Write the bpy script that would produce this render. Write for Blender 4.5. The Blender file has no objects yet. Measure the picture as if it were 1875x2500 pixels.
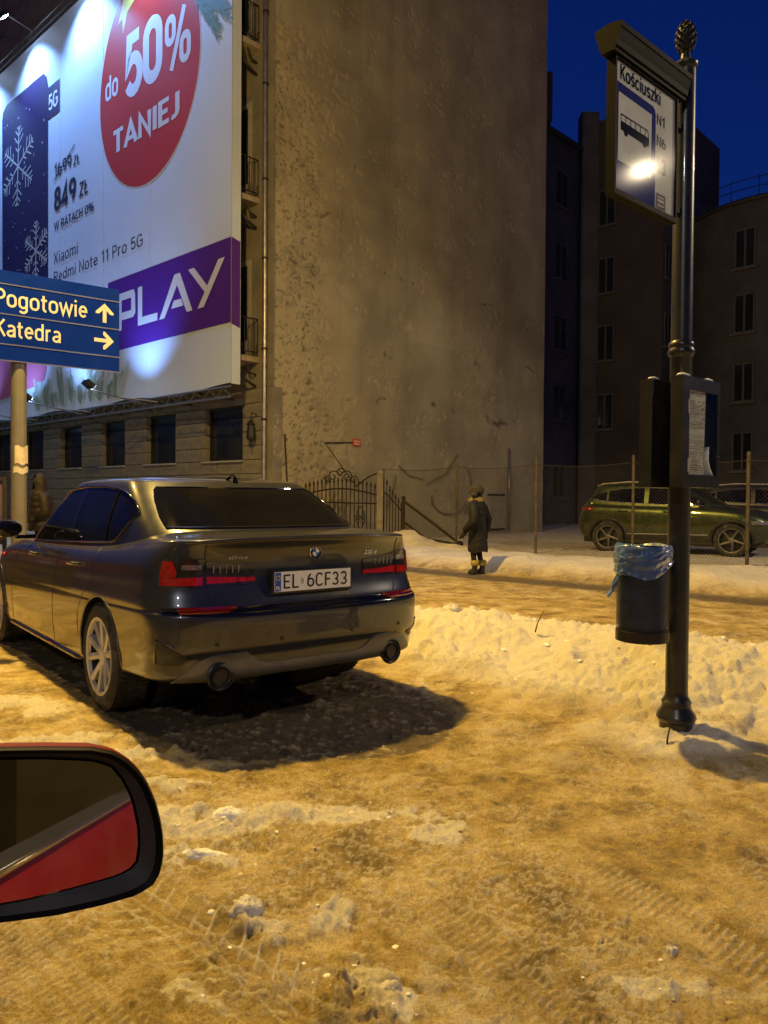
import bpy, bmesh, math, random
import numpy as np
from mathutils import Vector, Matrix
R_ = math.radians
scene = bpy.context.scene
COL = scene.collection
# ------------------------------------------------------------------ camera
cam_d = bpy.data.cameras.new('camera')
cam = bpy.data.objects.new('camera', cam_d); COL.objects.link(cam)
cam_d.sensor_fit = 'HORIZONTAL'; cam_d.sensor_width = 36.0; cam_d.lens = 36.04
cam_d.clip_start = 0.02; cam_d.clip_end = 2000
cam.matrix_world = Matrix.Translation((0, 0, 1.32)) @ Matrix.Rotation(R_(90 - 1.06), 4, 'X') @ Matrix.Rotation(R_(0.42), 4, 'Z')
scene.camera = cam
# ------------------------------------------------------------------ world: blue hour, sun well below the roofs
wd = bpy.data.worlds.new('World'); scene.world = wd; wd.use_nodes = True
wn = wd.node_tree.nodes; wl = wd.node_tree.links
sky = wn.new('ShaderNodeTexSky'); sky.sky_type = 'NISHITA'; sky.sun_disc = False
sky.sun_elevation = R_(0.8); sky.sun_rotation = R_(180); sky.ozone_density = 6.0; sky.air_density = 1.0; sky.dust_density = 0.5
tint = wn.new('ShaderNodeMix'); tint.data_type = 'RGBA'; tint.blend_type = 'MULTIPLY'
tint.inputs[0].default_value = 1.0; tint.inputs[7].default_value = (0.9, 0.55, 1.0, 1)
wl.new(sky.outputs[0], tint.inputs[6]); wl.new(tint.outputs[2], wn['Background'].inputs[0])
wn['Background'].inputs[1].default_value = 0.15
# ------------------------------------------------------------------ exposure
vs = scene.view_settings
vs.view_transform = 'Standard'; vs.look = 'None'; vs.exposure = 0.0; vs.gamma = 1.0; vs.use_curve_mapping = False
scene.cycles.use_denoising = True
scene.cycles.max_bounces = 6; scene.cycles.transparent_max_bounces = 16
scene.cycles.sample_clamp_indirect = 4.0
# ------------------------------------------------------------------ street lamps that light the place (all outside the frame)
SODIUM = (1.0, 0.635, 0.135)
def lamp_light(name, loc, power, col, kind='SPOT', size=150, blend=0.6, radius=0.16, aim=None, parent=None):
    d = bpy.data.lights.new(name, kind); d.energy = power; d.color = col
    if kind in ('SPOT', 'POINT'): d.shadow_soft_size = radius
    if kind == 'SPOT': d.spot_size = R_(size); d.spot_blend = blend
    o = bpy.data.objects.new(name, d); COL.objects.link(o); o.location = loc
    if aim is not None:
        o.rotation_euler = (Vector(aim) - Vector(loc)).to_track_quat('-Z', 'Y').to_euler()
    if parent: o.parent = parent
    return o
LAMP_A = (-3.0, 7.2, 9.0)        # on the arm over the kerb, above the parked saloon
LAMP_B = (-11.5, 13.0, 11.0)     # further up the street, left of the frame
LAMP_C = (14.2, 6.6, 8.28)        # whitish lamp right of the frame, mirrored in the stop sign
LAMP_D = (-3.0, -10.0, 9.0)         # whitish lamp behind, across the street
lamp_light('sodium_light_a', LAMP_A, 3600, SODIUM, 'SPOT', 165, 0.9, 0.22, (LAMP_A[0] + .6, LAMP_A[1], 0))
lamp_light('sodium_glow_a', (LAMP_A[0], LAMP_A[1], LAMP_A[2] - .05), 3400, SODIUM, 'POINT', radius=0.22)
lamp_light('sodium_light_b', LAMP_B, 2300, SODIUM, 'SPOT', 125, 0.7, 0.25, (LAMP_B[0] + 6, LAMP_B[1] - 5, 0))
lamp_light('white_light_c', LAMP_C, 2500, (1.0, 0.80, 0.54), 'SPOT', 172, 0.15, 0.12, (LAMP_C[0] - 2, LAMP_C[1] - .4, 0))
lamp_light('white_light_d', LAMP_D, 1400, (0.95, 0.94, 0.95), 'SPOT', 140, 0.7, 0.25, (-.5, 3.5, 0))
# ------------------------------------------------------------------ helpers
def link(o): COL.objects.link(o); return o
def tag(o, label=None, cat=None, group=None, kind=None):
    if label: o['label'] = label
    if cat: o['category'] = cat
    if group: o['group'] = group
    if kind: o['kind'] = kind
    return o
def thing(name, label, cat, loc=(0, 0, 0), rotz=0, group=None):
    o = link(bpy.data.objects.new(name, None)); o.location = loc; o.rotation_euler = (0, 0, rotz)
    o.empty_display_size = 0.2
    return tag(o, label, cat, group)
def fastmesh(name, V, F):
    V = np.asarray(V, np.float32).reshape(-1, 3)
    me = bpy.data.meshes.new(name)
    F = np.asarray(F, np.int32)
    n, k = F.shape
    me.vertices.add(len(V)); me.vertices.foreach_set('co', V.ravel())
    me.loops.add(n * k); me.loops.foreach_set('vertex_index', F.ravel())
    me.polygons.add(n); me.polygons.foreach_set('loop_start', np.arange(0, n * k, k, dtype=np.int32))
    try: me.polygons.foreach_set('loop_total', np.full(n, k, np.int32))
    except Exception: pass
    me.update(calc_edges=True); me.validate()
    return me
def gridfaces(m, n, wrap=False):
    i, j = np.meshgrid(np.arange(m - 1), np.arange(n if wrap else n - 1), indexing='ij')
    j2 = (j + 1) % n
    return np.stack([i * n + j, i * n + j2, (i + 1) * n + j2, (i + 1) * n + j], -1).reshape(-1, 4)
def put(name, me, m, parent=None, smooth=False, angle=None):
    if m is not None: me.materials.append(m)
    if smooth:
        me.polygons.foreach_set('use_smooth', np.ones(len(me.polygons), bool))
        if angle: me.set_sharp_from_angle(angle=R_(angle))
    o = link(bpy.data.objects.new(name, me))
    if parent: o.parent = parent
    return o
class MB:
    def __init__(s): s.v = []; s.f = []
    def add(s, V, F):
        b = len(s.v); s.v.extend([tuple(map(float, p)) for p in V]); s.f.extend([tuple(int(i) + b for i in q) for q in F]); return s
    def box(s, c, d, rz=0, M=None):
        hx, hy, hz = d[0] / 2, d[1] / 2, d[2] / 2; V = []
        cs, sn = math.cos(rz), math.sin(rz)
        for z in (-hz, hz):
            for x, y in ((-hx, -hy), (hx, -hy), (hx, hy), (-hx, hy)):
                p = Vector((c[0] + x * cs - y * sn, c[1] + x * sn + y * cs, c[2] + z))
                V.append(M @ p if M else p)
        return s.add(V, [(3, 2, 1, 0), (4, 5, 6, 7), (0, 1, 5, 4), (1, 2, 6, 5), (2, 3, 7, 6), (3, 0, 4, 7)])
    def b2(s, x0, x1, y0, y1, z0, z1): return s.box(((x0 + x1) / 2, (y0 + y1) / 2, (z0 + z1) / 2), (x1 - x0, y1 - y0, z1 - z0))
    def bbox_(s, x0, x1, y0, y1, z0, z1, b):   # box with chamfered outer (-y) edges
        P = [(x0, y1, z0), (x1, y1, z0), (x1, y1, z1), (x0, y1, z1), (x0, y0 + b, z0), (x1, y0 + b, z0), (x1, y0 + b, z1), (x0, y0 + b, z1), (x0 + b, y0, z0 + b), (x1 - b, y0, z0 + b), (x1 - b, y0, z1 - b), (x0 + b, y0, z1 - b)]
        return s.add(P, [(0, 1, 5, 4), (1, 2, 6, 5), (2, 3, 7, 6), (3, 0, 4, 7), (4, 5, 9, 8), (5, 6, 10, 9), (6, 7, 11, 10), (7, 4, 8, 11), (8, 9, 10, 11)])
    def tube(s, pts, r, n=8, closed=False, caps=True):
        P = [Vector(p) for p in pts]; m = len(P); V = []; prev = None
        for i, p in enumerate(P):
            t = (P[(i + 1) % m] - P[i - 1]) if closed else (P[min(i + 1, m - 1)] - P[max(i - 1, 0)])
            if t.length < 1e-9: t = Vector((0, 0, 1))
            t.normalize()
            if prev is None:
                a = Vector((0, 0, 1)) if abs(t.z) < .9 else Vector((1, 0, 0)); u = t.cross(a).normalized()
            else:
                u = prev - t * prev.dot(t)
                u = u.normalized() if u.length > 1e-6 else t.orthogonal().normalized()
            prev = u; w = t.cross(u); rr = r[i] if hasattr(r, '__len__') else r
            for k in range(n):
                a = 2 * math.pi * k / n; V.append(p + (u * math.cos(a) + w * math.sin(a)) * rr)
        Fs = []
        for i in range(m if closed else m - 1):
            i2 = (i + 1) % m
            for k in range(n): Fs.append((i * n + k, i * n + (k + 1) % n, i2 * n + (k + 1) % n, i2 * n + k))
        if caps and not closed: Fs += [tuple(range(n - 1, -1, -1)), tuple((m - 1) * n + k for k in range(n))]
        return s.add(V, Fs)
    def lathe(s, prof, n=24, c=(0, 0, 0), ax='z', caps=True, sc=(1, 1)):
        V = []; m = len(prof)
        for r, h in prof:
            for k in range(n):
                a = 2 * math.pi * k / n; x, y = r * math.cos(a) * sc[0], r * math.sin(a) * sc[1]
                V.append({'z': (c[0] + x, c[1] + y, c[2] + h), 'y': (c[0] + x, c[1] + h, c[2] + y), 'x': (c[0] + h, c[1] + x, c[2] + y)}[ax])
        Fs = [(i * n + k, i * n + (k + 1) % n, (i + 1) * n + (k + 1) % n, (i + 1) * n + k) for i in range(m - 1) for k in range(n)]
        if caps: Fs += [tuple(range(n - 1, -1, -1)), tuple((m - 1) * n + k for k in range(n))]
        return s.add(V, Fs)
    def poly(s, P, y0, y1=None):     # polygon in the local x-z plane, facing -y; y1 gives thickness
        n = len(P)
        if y1 is None: return s.add([(x, y0, z) for x, z in P], [tuple(range(n))])
        return s.add([(x, y0, z) for x, z in P] + [(x, y1, z) for x, z in P], [tuple(range(n)), tuple(range(2 * n - 1, n - 1, -1))] + [(i, n + i, n + (i + 1) % n, (i + 1) % n) for i in range(n)])
    def stroke(s, a, b, w, y):       # flat printed stroke
        d = Vector((b[0] - a[0], b[1] - a[1])); L = d.length or 1e-6; nx, nz = -d.y / L * w / 2, d.x / L * w / 2
        return s.poly([(a[0] + nx, a[1] + nz), (a[0] - nx, a[1] - nz), (b[0] - nx, b[1] - nz), (b[0] + nx, b[1] + nz)], y)
    def grid(s, P, wrap=False):
        P = np.asarray(P); m, n = P.shape[:2]
        return s.add(P.reshape(-1, 3), gridfaces(m, n, wrap))
    def mesh(s, name):
        me = bpy.data.meshes.new(name); me.from_pydata(s.v, [], s.f); me.update(); return me
    def build(s, name, m, parent=None, smooth=False, angle=None):
        return put(name, s.mesh(name), m, parent, smooth, angle)
# ------------------------------------------------------------------ materials
def mat(name, col, rough=.5, metal=0., var=.15, vscale=6., bump=0., bscale=60., coat=0., spec=.5, emit=None, es=0., rvar=0., dirt=None, dscale=3., damt=.5):
    m = bpy.data.materials.new(name); m.use_nodes = True
    N = m.node_tree.nodes; L = m.node_tree.links; b = N['Principled BSDF']
    tc = N.new('ShaderNodeTexCoord')
    nz = N.new('ShaderNodeTexNoise'); nz.inputs['Scale'].default_value = vscale; nz.inputs['Detail'].default_value = 6
    L.new(tc.outputs['Object'], nz.inputs['Vector'])
    rp = N.new('ShaderNodeValToRGB'); c = np.array(col)
    rp.color_ramp.elements[0].position = .3; rp.color_ramp.elements[1].position = .7
    rp.color_ramp.elements[0].color = (*np.clip(c * (1 - var), 0, 1), 1); rp.color_ramp.elements[1].color = (*np.clip(c * (1 + var), 0, 1), 1)
    L.new(nz.outputs['Fac'], rp.inputs[0]); out = rp.outputs[0]
    if dirt is not None:
        n2 = N.new('ShaderNodeTexNoise'); n2.inputs['Scale'].default_value = dscale; n2.inputs['Detail'].default_value = 8; n2.inputs['Roughness'].default_value = .65
        L.new(tc.outputs['Object'], n2.inputs['Vector'])
        r2 = N.new('ShaderNodeValToRGB'); r2.color_ramp.elements[0].position = .48; r2.color_ramp.elements[1].position = .68
        r2.color_ramp.elements[0].color = (0, 0, 0, 1); r2.color_ramp.elements[1].color = (damt, damt, damt, 1)
        L.new(n2.outputs['Fac'], r2.inputs[0])
        mx = N.new('ShaderNodeMix'); mx.data_type = 'RGBA'; L.new(r2.outputs[0], mx.inputs[0]); L.new(out, mx.inputs[6]); mx.inputs[7].default_value = (*dirt, 1)
        out = mx.outputs[2]
    L.new(out, b.inputs['Base Color'])
    b.inputs['Roughness'].default_value = rough; b.inputs['Metallic'].default_value = metal
    b.inputs['Specular IOR Level'].default_value = spec
    b.inputs['Coat Weight'].default_value = coat; b.inputs['Coat Roughness'].default_value = .04
    if rvar:
        mr = N.new('ShaderNodeMapRange'); mr.inputs[3].default_value = max(0, rough - rvar); mr.inputs[4].default_value = min(1, rough + rvar)
        n3 = N.new('ShaderNodeTexNoise'); n3.inputs['Scale'].default_value = vscale * 3; n3.inputs['Detail'].default_value = 5
        L.new(tc.outputs['Object'], n3.inputs['Vector']); L.new(n3.outputs['Fac'], mr.inputs[0]); L.new(mr.outputs[0], b.inputs['Roughness'])
    if bump:
        bn = N.new('ShaderNodeTexNoise'); bn.inputs['Scale'].default_value = bscale; bn.inputs['Detail'].default_value = 6
        L.new(tc.outputs['Object'], bn.inputs['Vector'])
        bp = N.new('ShaderNodeBump'); bp.inputs['Strength'].default_value = 1.0; bp.inputs['Distance'].default_value = bump
        L.new(bn.outputs['Fac'], bp.inputs['Height']); L.new(bp.outputs[0], b.inputs['Normal'])
    if emit is not None:
        b.inputs['Emission Color'].default_value = (*emit, 1); b.inputs['Emission Strength'].default_value = es
    return m
def clear_glass(name, tintc=(.9, .95, .95)):
    m = bpy.data.materials.new(name); m.use_nodes = True; N = m.node_tree.nodes; L = m.node_tree.links
    N.remove(N['Principled BSDF'])
    lw = N.new('ShaderNodeLayerWeight'); lw.inputs[0].default_value = .5
    pw = N.new('ShaderNodeMath'); pw.operation = 'POWER'; pw.inputs[1].default_value = 5; L.new(lw.outputs['Facing'], pw.inputs[0])
    fr = N.new('ShaderNodeMath'); fr.operation = 'MULTIPLY_ADD'; fr.inputs[1].default_value = .9; fr.inputs[2].default_value = .06; L.new(pw.outputs[0], fr.inputs[0])
    nz = N.new('ShaderNodeTexNoise'); nz.inputs['Scale'].default_value = 14; nz.inputs['Detail'].default_value = 4
    mr = N.new('ShaderNodeMapRange'); mr.inputs[3].default_value = .002; mr.inputs[4].default_value = .012
    L.new(nz.outputs['Fac'], mr.inputs[0])
    t = N.new('ShaderNodeBsdfTransparent'); t.inputs[0].default_value = (*tintc, 1)
    g = N.new('ShaderNodeBsdfGlossy'); L.new(mr.outputs[0], g.inputs['Roughness'])
    g2 = N.new('ShaderNodeBsdfGlossy'); g2.inputs['Roughness'].default_value = .10; mg = N.new('ShaderNodeMixShader'); mg.inputs[0].default_value = .035; L.new(g.outputs[0], mg.inputs[1]); L.new(g2.outputs[0], mg.inputs[2])
    mx = N.new('ShaderNodeMixShader'); L.new(fr.outputs[0], mx.inputs[0]); L.new(t.outputs[0], mx.inputs[1]); L.new(mg.outputs[0], mx.inputs[2])
    L.new(mx.outputs[0], N['Material Output'].inputs[0]); return m
# ------------------------------------------------------------------ numpy noise
def _h(ix, iy, seed):
    n = (ix.astype(np.int64) * 374761393 + iy.astype(np.int64) * 668265263 + seed * 974711) & 0x7fffffff
    n = ((n ^ (n >> 13)) * 1274126177) & 0x7fffffff
    return ((n ^ (n >> 16)) & 0xffff) / 65535.0
def vnoise(x, y, seed=0):
    ix = np.floor(x); iy = np.floor(y); fx = x - ix; fy = y - iy
    ux = fx * fx * fx * (fx * (fx * 6 - 15) + 10); uy = fy * fy * fy * (fy * (fy * 6 - 15) + 10)
    a = _h(ix, iy, seed); b = _h(ix + 1, iy, seed); c = _h(ix, iy + 1, seed); d = _h(ix + 1, iy + 1, seed)
    return (a * (1 - ux) + b * ux) * (1 - uy) + (c * (1 - ux) + d * ux) * uy
def fbm(x, y, o=4, seed=0, g=.5):
    s = 0; a = 1; t = 0
    for i in range(o):
        s = s + a * vnoise(x * 2 ** i + 17.3 * i, y * 2 ** i - 9.1 * i, seed + i); t += a; a *= g
    return s / t
def worley(x, y, seed=0):
    ix = np.floor(x); iy = np.floor(y); best = np.full(np.shape(x), 9.0)
    for dx in (-1, 0, 1):
        for dy in (-1, 0, 1):
            cx = ix + dx; cy = iy + dy
            d = (cx + _h(cx, cy, seed) - x) ** 2 + (cy + _h(cx, cy, seed + 7) - y) ** 2
            best = np.minimum(best, d)
    return np.sqrt(best)
def sstep(a, b, x):
    t = np.clip((x - a) / (b - a), 0, 1); return t * t * (3 - 2 * t)
# ------------------------------------------------------------------ lettering: a plain stroked sans-serif, drawn here
def _arc(cx, cy, rx, ry, a0, a1, n=9): return [(cx + rx * math.cos(R_(a)), cy + ry * math.sin(R_(a))) for a in np.linspace(a0, a1, n)]
def _rr(x0, x1, y0, y1, r=None):
    r = r or (x1 - x0) / 2; return _arc(x1 - r, y1 - r, r, r, 0, 90, 6) + _arc(x0 + r, y1 - r, r, r, 90, 180, 6) + _arc(x0 + r, y0 + r, r, r, 180, 270, 6) + _arc(x1 - r, y0 + r, r, r, 270, 360, 6)
def _bowl(x0, x1, y0, y1):      # D-shaped bowl, open at the left stem
    r = min((y1 - y0) / 2, x1 - x0); return [(x0, y1)] + _arc(x1 - r, y1 - r, r, r, 90, 0, 7) + _arc(x1 - r, y0 + r, r, r, 0, -90, 7) + [(x0, y0)]
XH = .71
def _s(x0, x1, y0, y1):
    m = (y0 + y1) / 2; h = (y1 - y0) / 4; w = (x1 - x0) / 2; c = (x0 + x1) / 2
    return _arc(c, y1 - h, w, h, 25, 270, 12) + _arc(c, y0 + h, w, h, 90, -155, 12)[1:]
def _O(*a): p = _rr(*a); return p + [p[0]]
GLYPH = {
 '0': (.60, [_O(.08, .52, .06, .94)]), '1': (.42, [[(.08, .72), (.28, .94), (.28, 0)]]), '3': (.58, [_arc(.28, .70, .22, .24, 155, -80, 12) + _arc(.28, .26, .24, .20, 80, -155, 13)]),
 '4': (.62, [[(.42, 0), (.42, .94), (.06, .24), (.58, .24)]]), '5': (.58, [[(.48, .94), (.14, .94), (.11, .52)] + _arc(.28, .33, .23, .27, 125, -150, 14)]),
 '6': (.60, [_O(.08, .52, .06, .58, .22), [(.09, .34)] + _arc(.40, .40, .31, .54, 175, 108, 8)]), '9': (.60, [_O(.08, .52, .42, .94, .22), [(.51, .66)] + _arc(.20, .60, .31, .54, -5, -72, 8)]),
 '8': (.60, [_O(.11, .49, .52, .94, .19), _O(.08, .52, .06, .52, .22)]), '%': (.95, [_O(.07, .33, .52, .94, .13), _O(.60, .86, .06, .48, .13), [(.24, 0), (.70, 1.0)]]),
 'A': (.68, [[(.04, 0), (.34, .97), (.64, 0)], [(.15, .30), (.53, .30)]]), 'B': (.62, [[(.10, 0), (.10, 1)], _bowl(.10, .50, .53, .95), _bowl(.10, .55, .05, .53)]), 'C': (.62, [_arc(.33, .70, .25, .25, 25, 180, 9) + _arc(.33, .30, .25, .25, 180, 335, 9)]),
 'D': (.66, [[(.10, 0), (.10, 1)], _bowl(.10, .58, .05, .95)]), 'E': (.54, [[(.52, .95), (.10, .95), (.10, .05), (.52, .05)], [(.10, .50), (.46, .50)]]), 'F': (.52, [[(.50, .95), (.10, .95), (.10, 0)], [(.10, .50), (.44, .50)]]),
 'G': (.66, [_arc(.34, .68, .26, .27, 30, 180, 9) + _arc(.34, .32, .26, .27, 180, 350, 9) + [(.60, .48), (.36, .48)]]), 'H': (.66, [[(.10, 0), (.10, 1)], [(.56, 0), (.56, 1)], [(.10, .5), (.56, .5)]]), 'I': (.22, [[(.11, 0), (.11, 1)]]),
 'J': (.44, [[(.32, 1)] + _arc(.12, .26, .20, .21, 0, -110, 9)]), 'K': (.62, [[(.10, 0), (.10, 1)], [(.55, 1), (.14, .44)], [(.24, .58), (.58, 0)]]), 'L': (.50, [[(.10, 1), (.10, .05), (.49, .05)]]), 'Ł': (.52, [[(.12, 1), (.12, .05), (.51, .05)], [(.0, .36), (.34, .62)]]),
 'M': (.82, [[(.10, 0), (.10, .97), (.41, .2), (.72, .97), (.72, 0)]]), 'N': (.68, [[(.10, 0), (.10, .97), (.58, .03), (.58, 1)]]), 'P': (.58, [[(.10, 0), (.10, 1)], _bowl(.10, .53, .45, .95)]), 'R': (.62, [[(.10, 0), (.10, 1)], _bowl(.10, .54, .47, .95), [(.33, .47), (.58, 0)]]),
 'T': (.58, [[(.02, .95), (.56, .95)], [(.29, .95), (.29, 0)]]), 'W': (.96, [[(.04, 1), (.25, .04), (.48, .92), (.71, .04), (.92, 1)]]), 'X': (.64, [[(.05, 0), (.59, 1)], [(.05, 1), (.59, 0)]]), 'Z': (.58, [[(.05, .95), (.52, .95), (.06, .05), (.54, .05)]]),
 'a': (.54, [_arc(.27, XH - .21, .19, .16, 150, 0, 8) + [(.46, 0)], _arc(.25, .20, .18, .15, 75, 180, 7) + _arc(.25, .20, .18, .15, 180, 300, 7) + [(.46, .22)], [(.46, .40), (.28, .36)]]), 'c': (.50, [_arc(.28, .35, .21, .31, 45, 315, 15)]),
 'd': (.58, [[(.48, 0), (.48, 1)], _O(.08, .48, .05, XH - .05, .19)]), 'e': (.56, [[(.08, .37), (.48, .37)] + _arc(.28, .36, .20, .30, 5, 318, 16)]), 'g': (.58, [_O(.08, .48, .05, XH - .05, .19), [(.48, XH)] + [(.48, -.05)] + _arc(.28, -.06, .20, .17, 0, -150, 8)]),
 'i': (.22, [[(.11, 0), (.11, XH)], [(.11, .86), (.11, .985)]]), 'k': (.52, [[(.09, 0), (.09, 1)], [(.46, XH), (.12, .33)], [(.22, .44), (.49, 0)]]), 'm': (.86, [[(.09, 0), (.09, XH)], _arc(.26, XH - .22, .17, .18, 180, 0, 8) + [(.43, 0)], _arc(.60, XH - .22, .17, .18, 180, 0, 8) + [(.77, 0)]]),
 'o': (.58, [_O(.08, .50, .05, XH - .04, .20)]), 'r': (.38, [[(.09, 0), (.09, XH)], _arc(.28, XH - .24, .19, .20, 180, 75, 6)]), 's': (.48, [_s(.07, .42, .05, XH - .04)]), 'ś': (.48, [_s(.07, .42, .05, XH - .04), [(.20, .80), (.34, .96)]]),
 't': (.38, [[(.16, .92), (.16, .18)] + _arc(.29, .18, .13, .14, 180, 285, 6), [(.02, XH - .05), (.35, XH - .05)]]), 'u': (.58, [[(.09, XH)] + _arc(.28, .24, .19, .20, 180, 360, 9) + [(.47, XH)], [(.47, .25), (.47, 0)]]), 'v': (.52, [[(.04, XH), (.26, .03), (.48, XH)]]), 'w': (.80, [[(.04, XH), (.22, .03), (.40, XH - .06), (.58, .03), (.76, XH)]]),
 'x': (.50, [[(.04, 0), (.46, XH)], [(.04, XH), (.46, 0)]]), 'z': (.48, [[(.05, XH - .05), (.42, XH - .05), (.06, .05), (.44, .05)]]), '?': (.5, [_arc(.26, .72, .19, .22, 165, -60, 10) + [(.26, .38), (.26, .26)], [(.26, .0), (.26, .12)]])}
def _ribbon(P, w):
    P = [np.array(p, float) for p in P]; P = [P[0]] + [q for p, q in zip(P, P[1:]) if np.linalg.norm(q - p) > 1e-4]; closed = np.linalg.norm(P[0] - P[-1]) < 1e-4 and len(P) > 3
    if closed: P = P[:-1]
    n = len(P); Lf = []; Rt = []
    for i in range(n):
        a = P[i] - P[i - 1] if (i or closed) else P[1] - P[0]; b = P[(i + 1) % n] - P[i] if (i < n - 1 or closed) else a
        a = a / (np.linalg.norm(a) + 1e-9); b = b / (np.linalg.norm(b) + 1e-9); na = np.array([-a[1], a[0]]); nb = np.array([-b[1], b[0]]); m = na + nb; m = m / (np.linalg.norm(m) + 1e-9); k = w / 2 / max(.35, m @ na); Lf.append(P[i] + m * k); Rt.append(P[i] - m * k)
    return Lf, Rt, closed
def text_mesh(s, wt=.13, space=.06):
    """2-D lettering -> (verts (x, y, layer), quads)"""
    V = []; F = []; x = 0
    for ch in s:
        if ch == ' ': x += .32; continue
        wd, strokes = GLYPH[ch]
        for k, st in enumerate(strokes):
            Lf, Rt, cl = _ribbon(st, wt); b = len(V); n = len(Lf)
            for p, q in zip(Lf, Rt): V += [(p[0] + x, p[1], k), (q[0] + x, q[1], k)]
            for i in range(n if cl else n - 1): j = (i + 1) % n; F.append((b + 2 * i, b + 2 * i + 1, b + 2 * j + 1, b + 2 * j))
        x += wd + space
    return np.array(V), F
def text_in(name, s, m, parent, x0, x1, z0, z1, y, wt=.13, shear=0., lay=.0004):
    """flat lettering in the local x-z plane facing -y, its box fitted to x0..x1, z0..z1"""
    V, F = text_mesh(s, wt); V = V.copy(); V[:, 0] += shear * V[:, 1]; a = V.min(0); b = V.max(0)
    P = [(x0 + (p[0] - a[0]) / (b[0] - a[0]) * (x1 - x0), y - p[2] * lay, z0 + (p[1] - a[1]) / (b[1] - a[1]) * (z1 - z0)) for p in V]
    return MB().add(P, F).build(name, m, parent)
def words(name, s, m, parent, x0, x1, z0, z1, y, wt=.13, lay=.0004):
    """a line of lettering, one part per letter"""
    xs = []; x = 0
    for ch in s:
        if ch == ' ': x += .32; continue
        V, F = text_mesh(ch, wt); xs.append((ch, x + V[:, 0].min(), x + V[:, 0].max(), V[:, 1].min(), V[:, 1].max())); x += GLYPH[ch][0] + .06
    a, b = min(q[1] for q in xs), max(q[2] for q in xs); c, d = min(q[3] for q in xs), max(q[4] for q in xs); fx = (x1 - x0) / (b - a); fz = (z1 - z0) / (d - c)
    for ch, p, q, r, t in xs: text_in(name, ch, m, parent, x0 + (p - a) * fx, x0 + (q - a) * fx, z0 + (r - c) * fz, z0 + (t - c) * fz, y, wt, 0, lay)
def copy_tree(o, parent=None):
    c = o.copy(); link(c); c.parent = parent
    for ch in list(o.children): copy_tree(ch, c)
    return c
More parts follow.
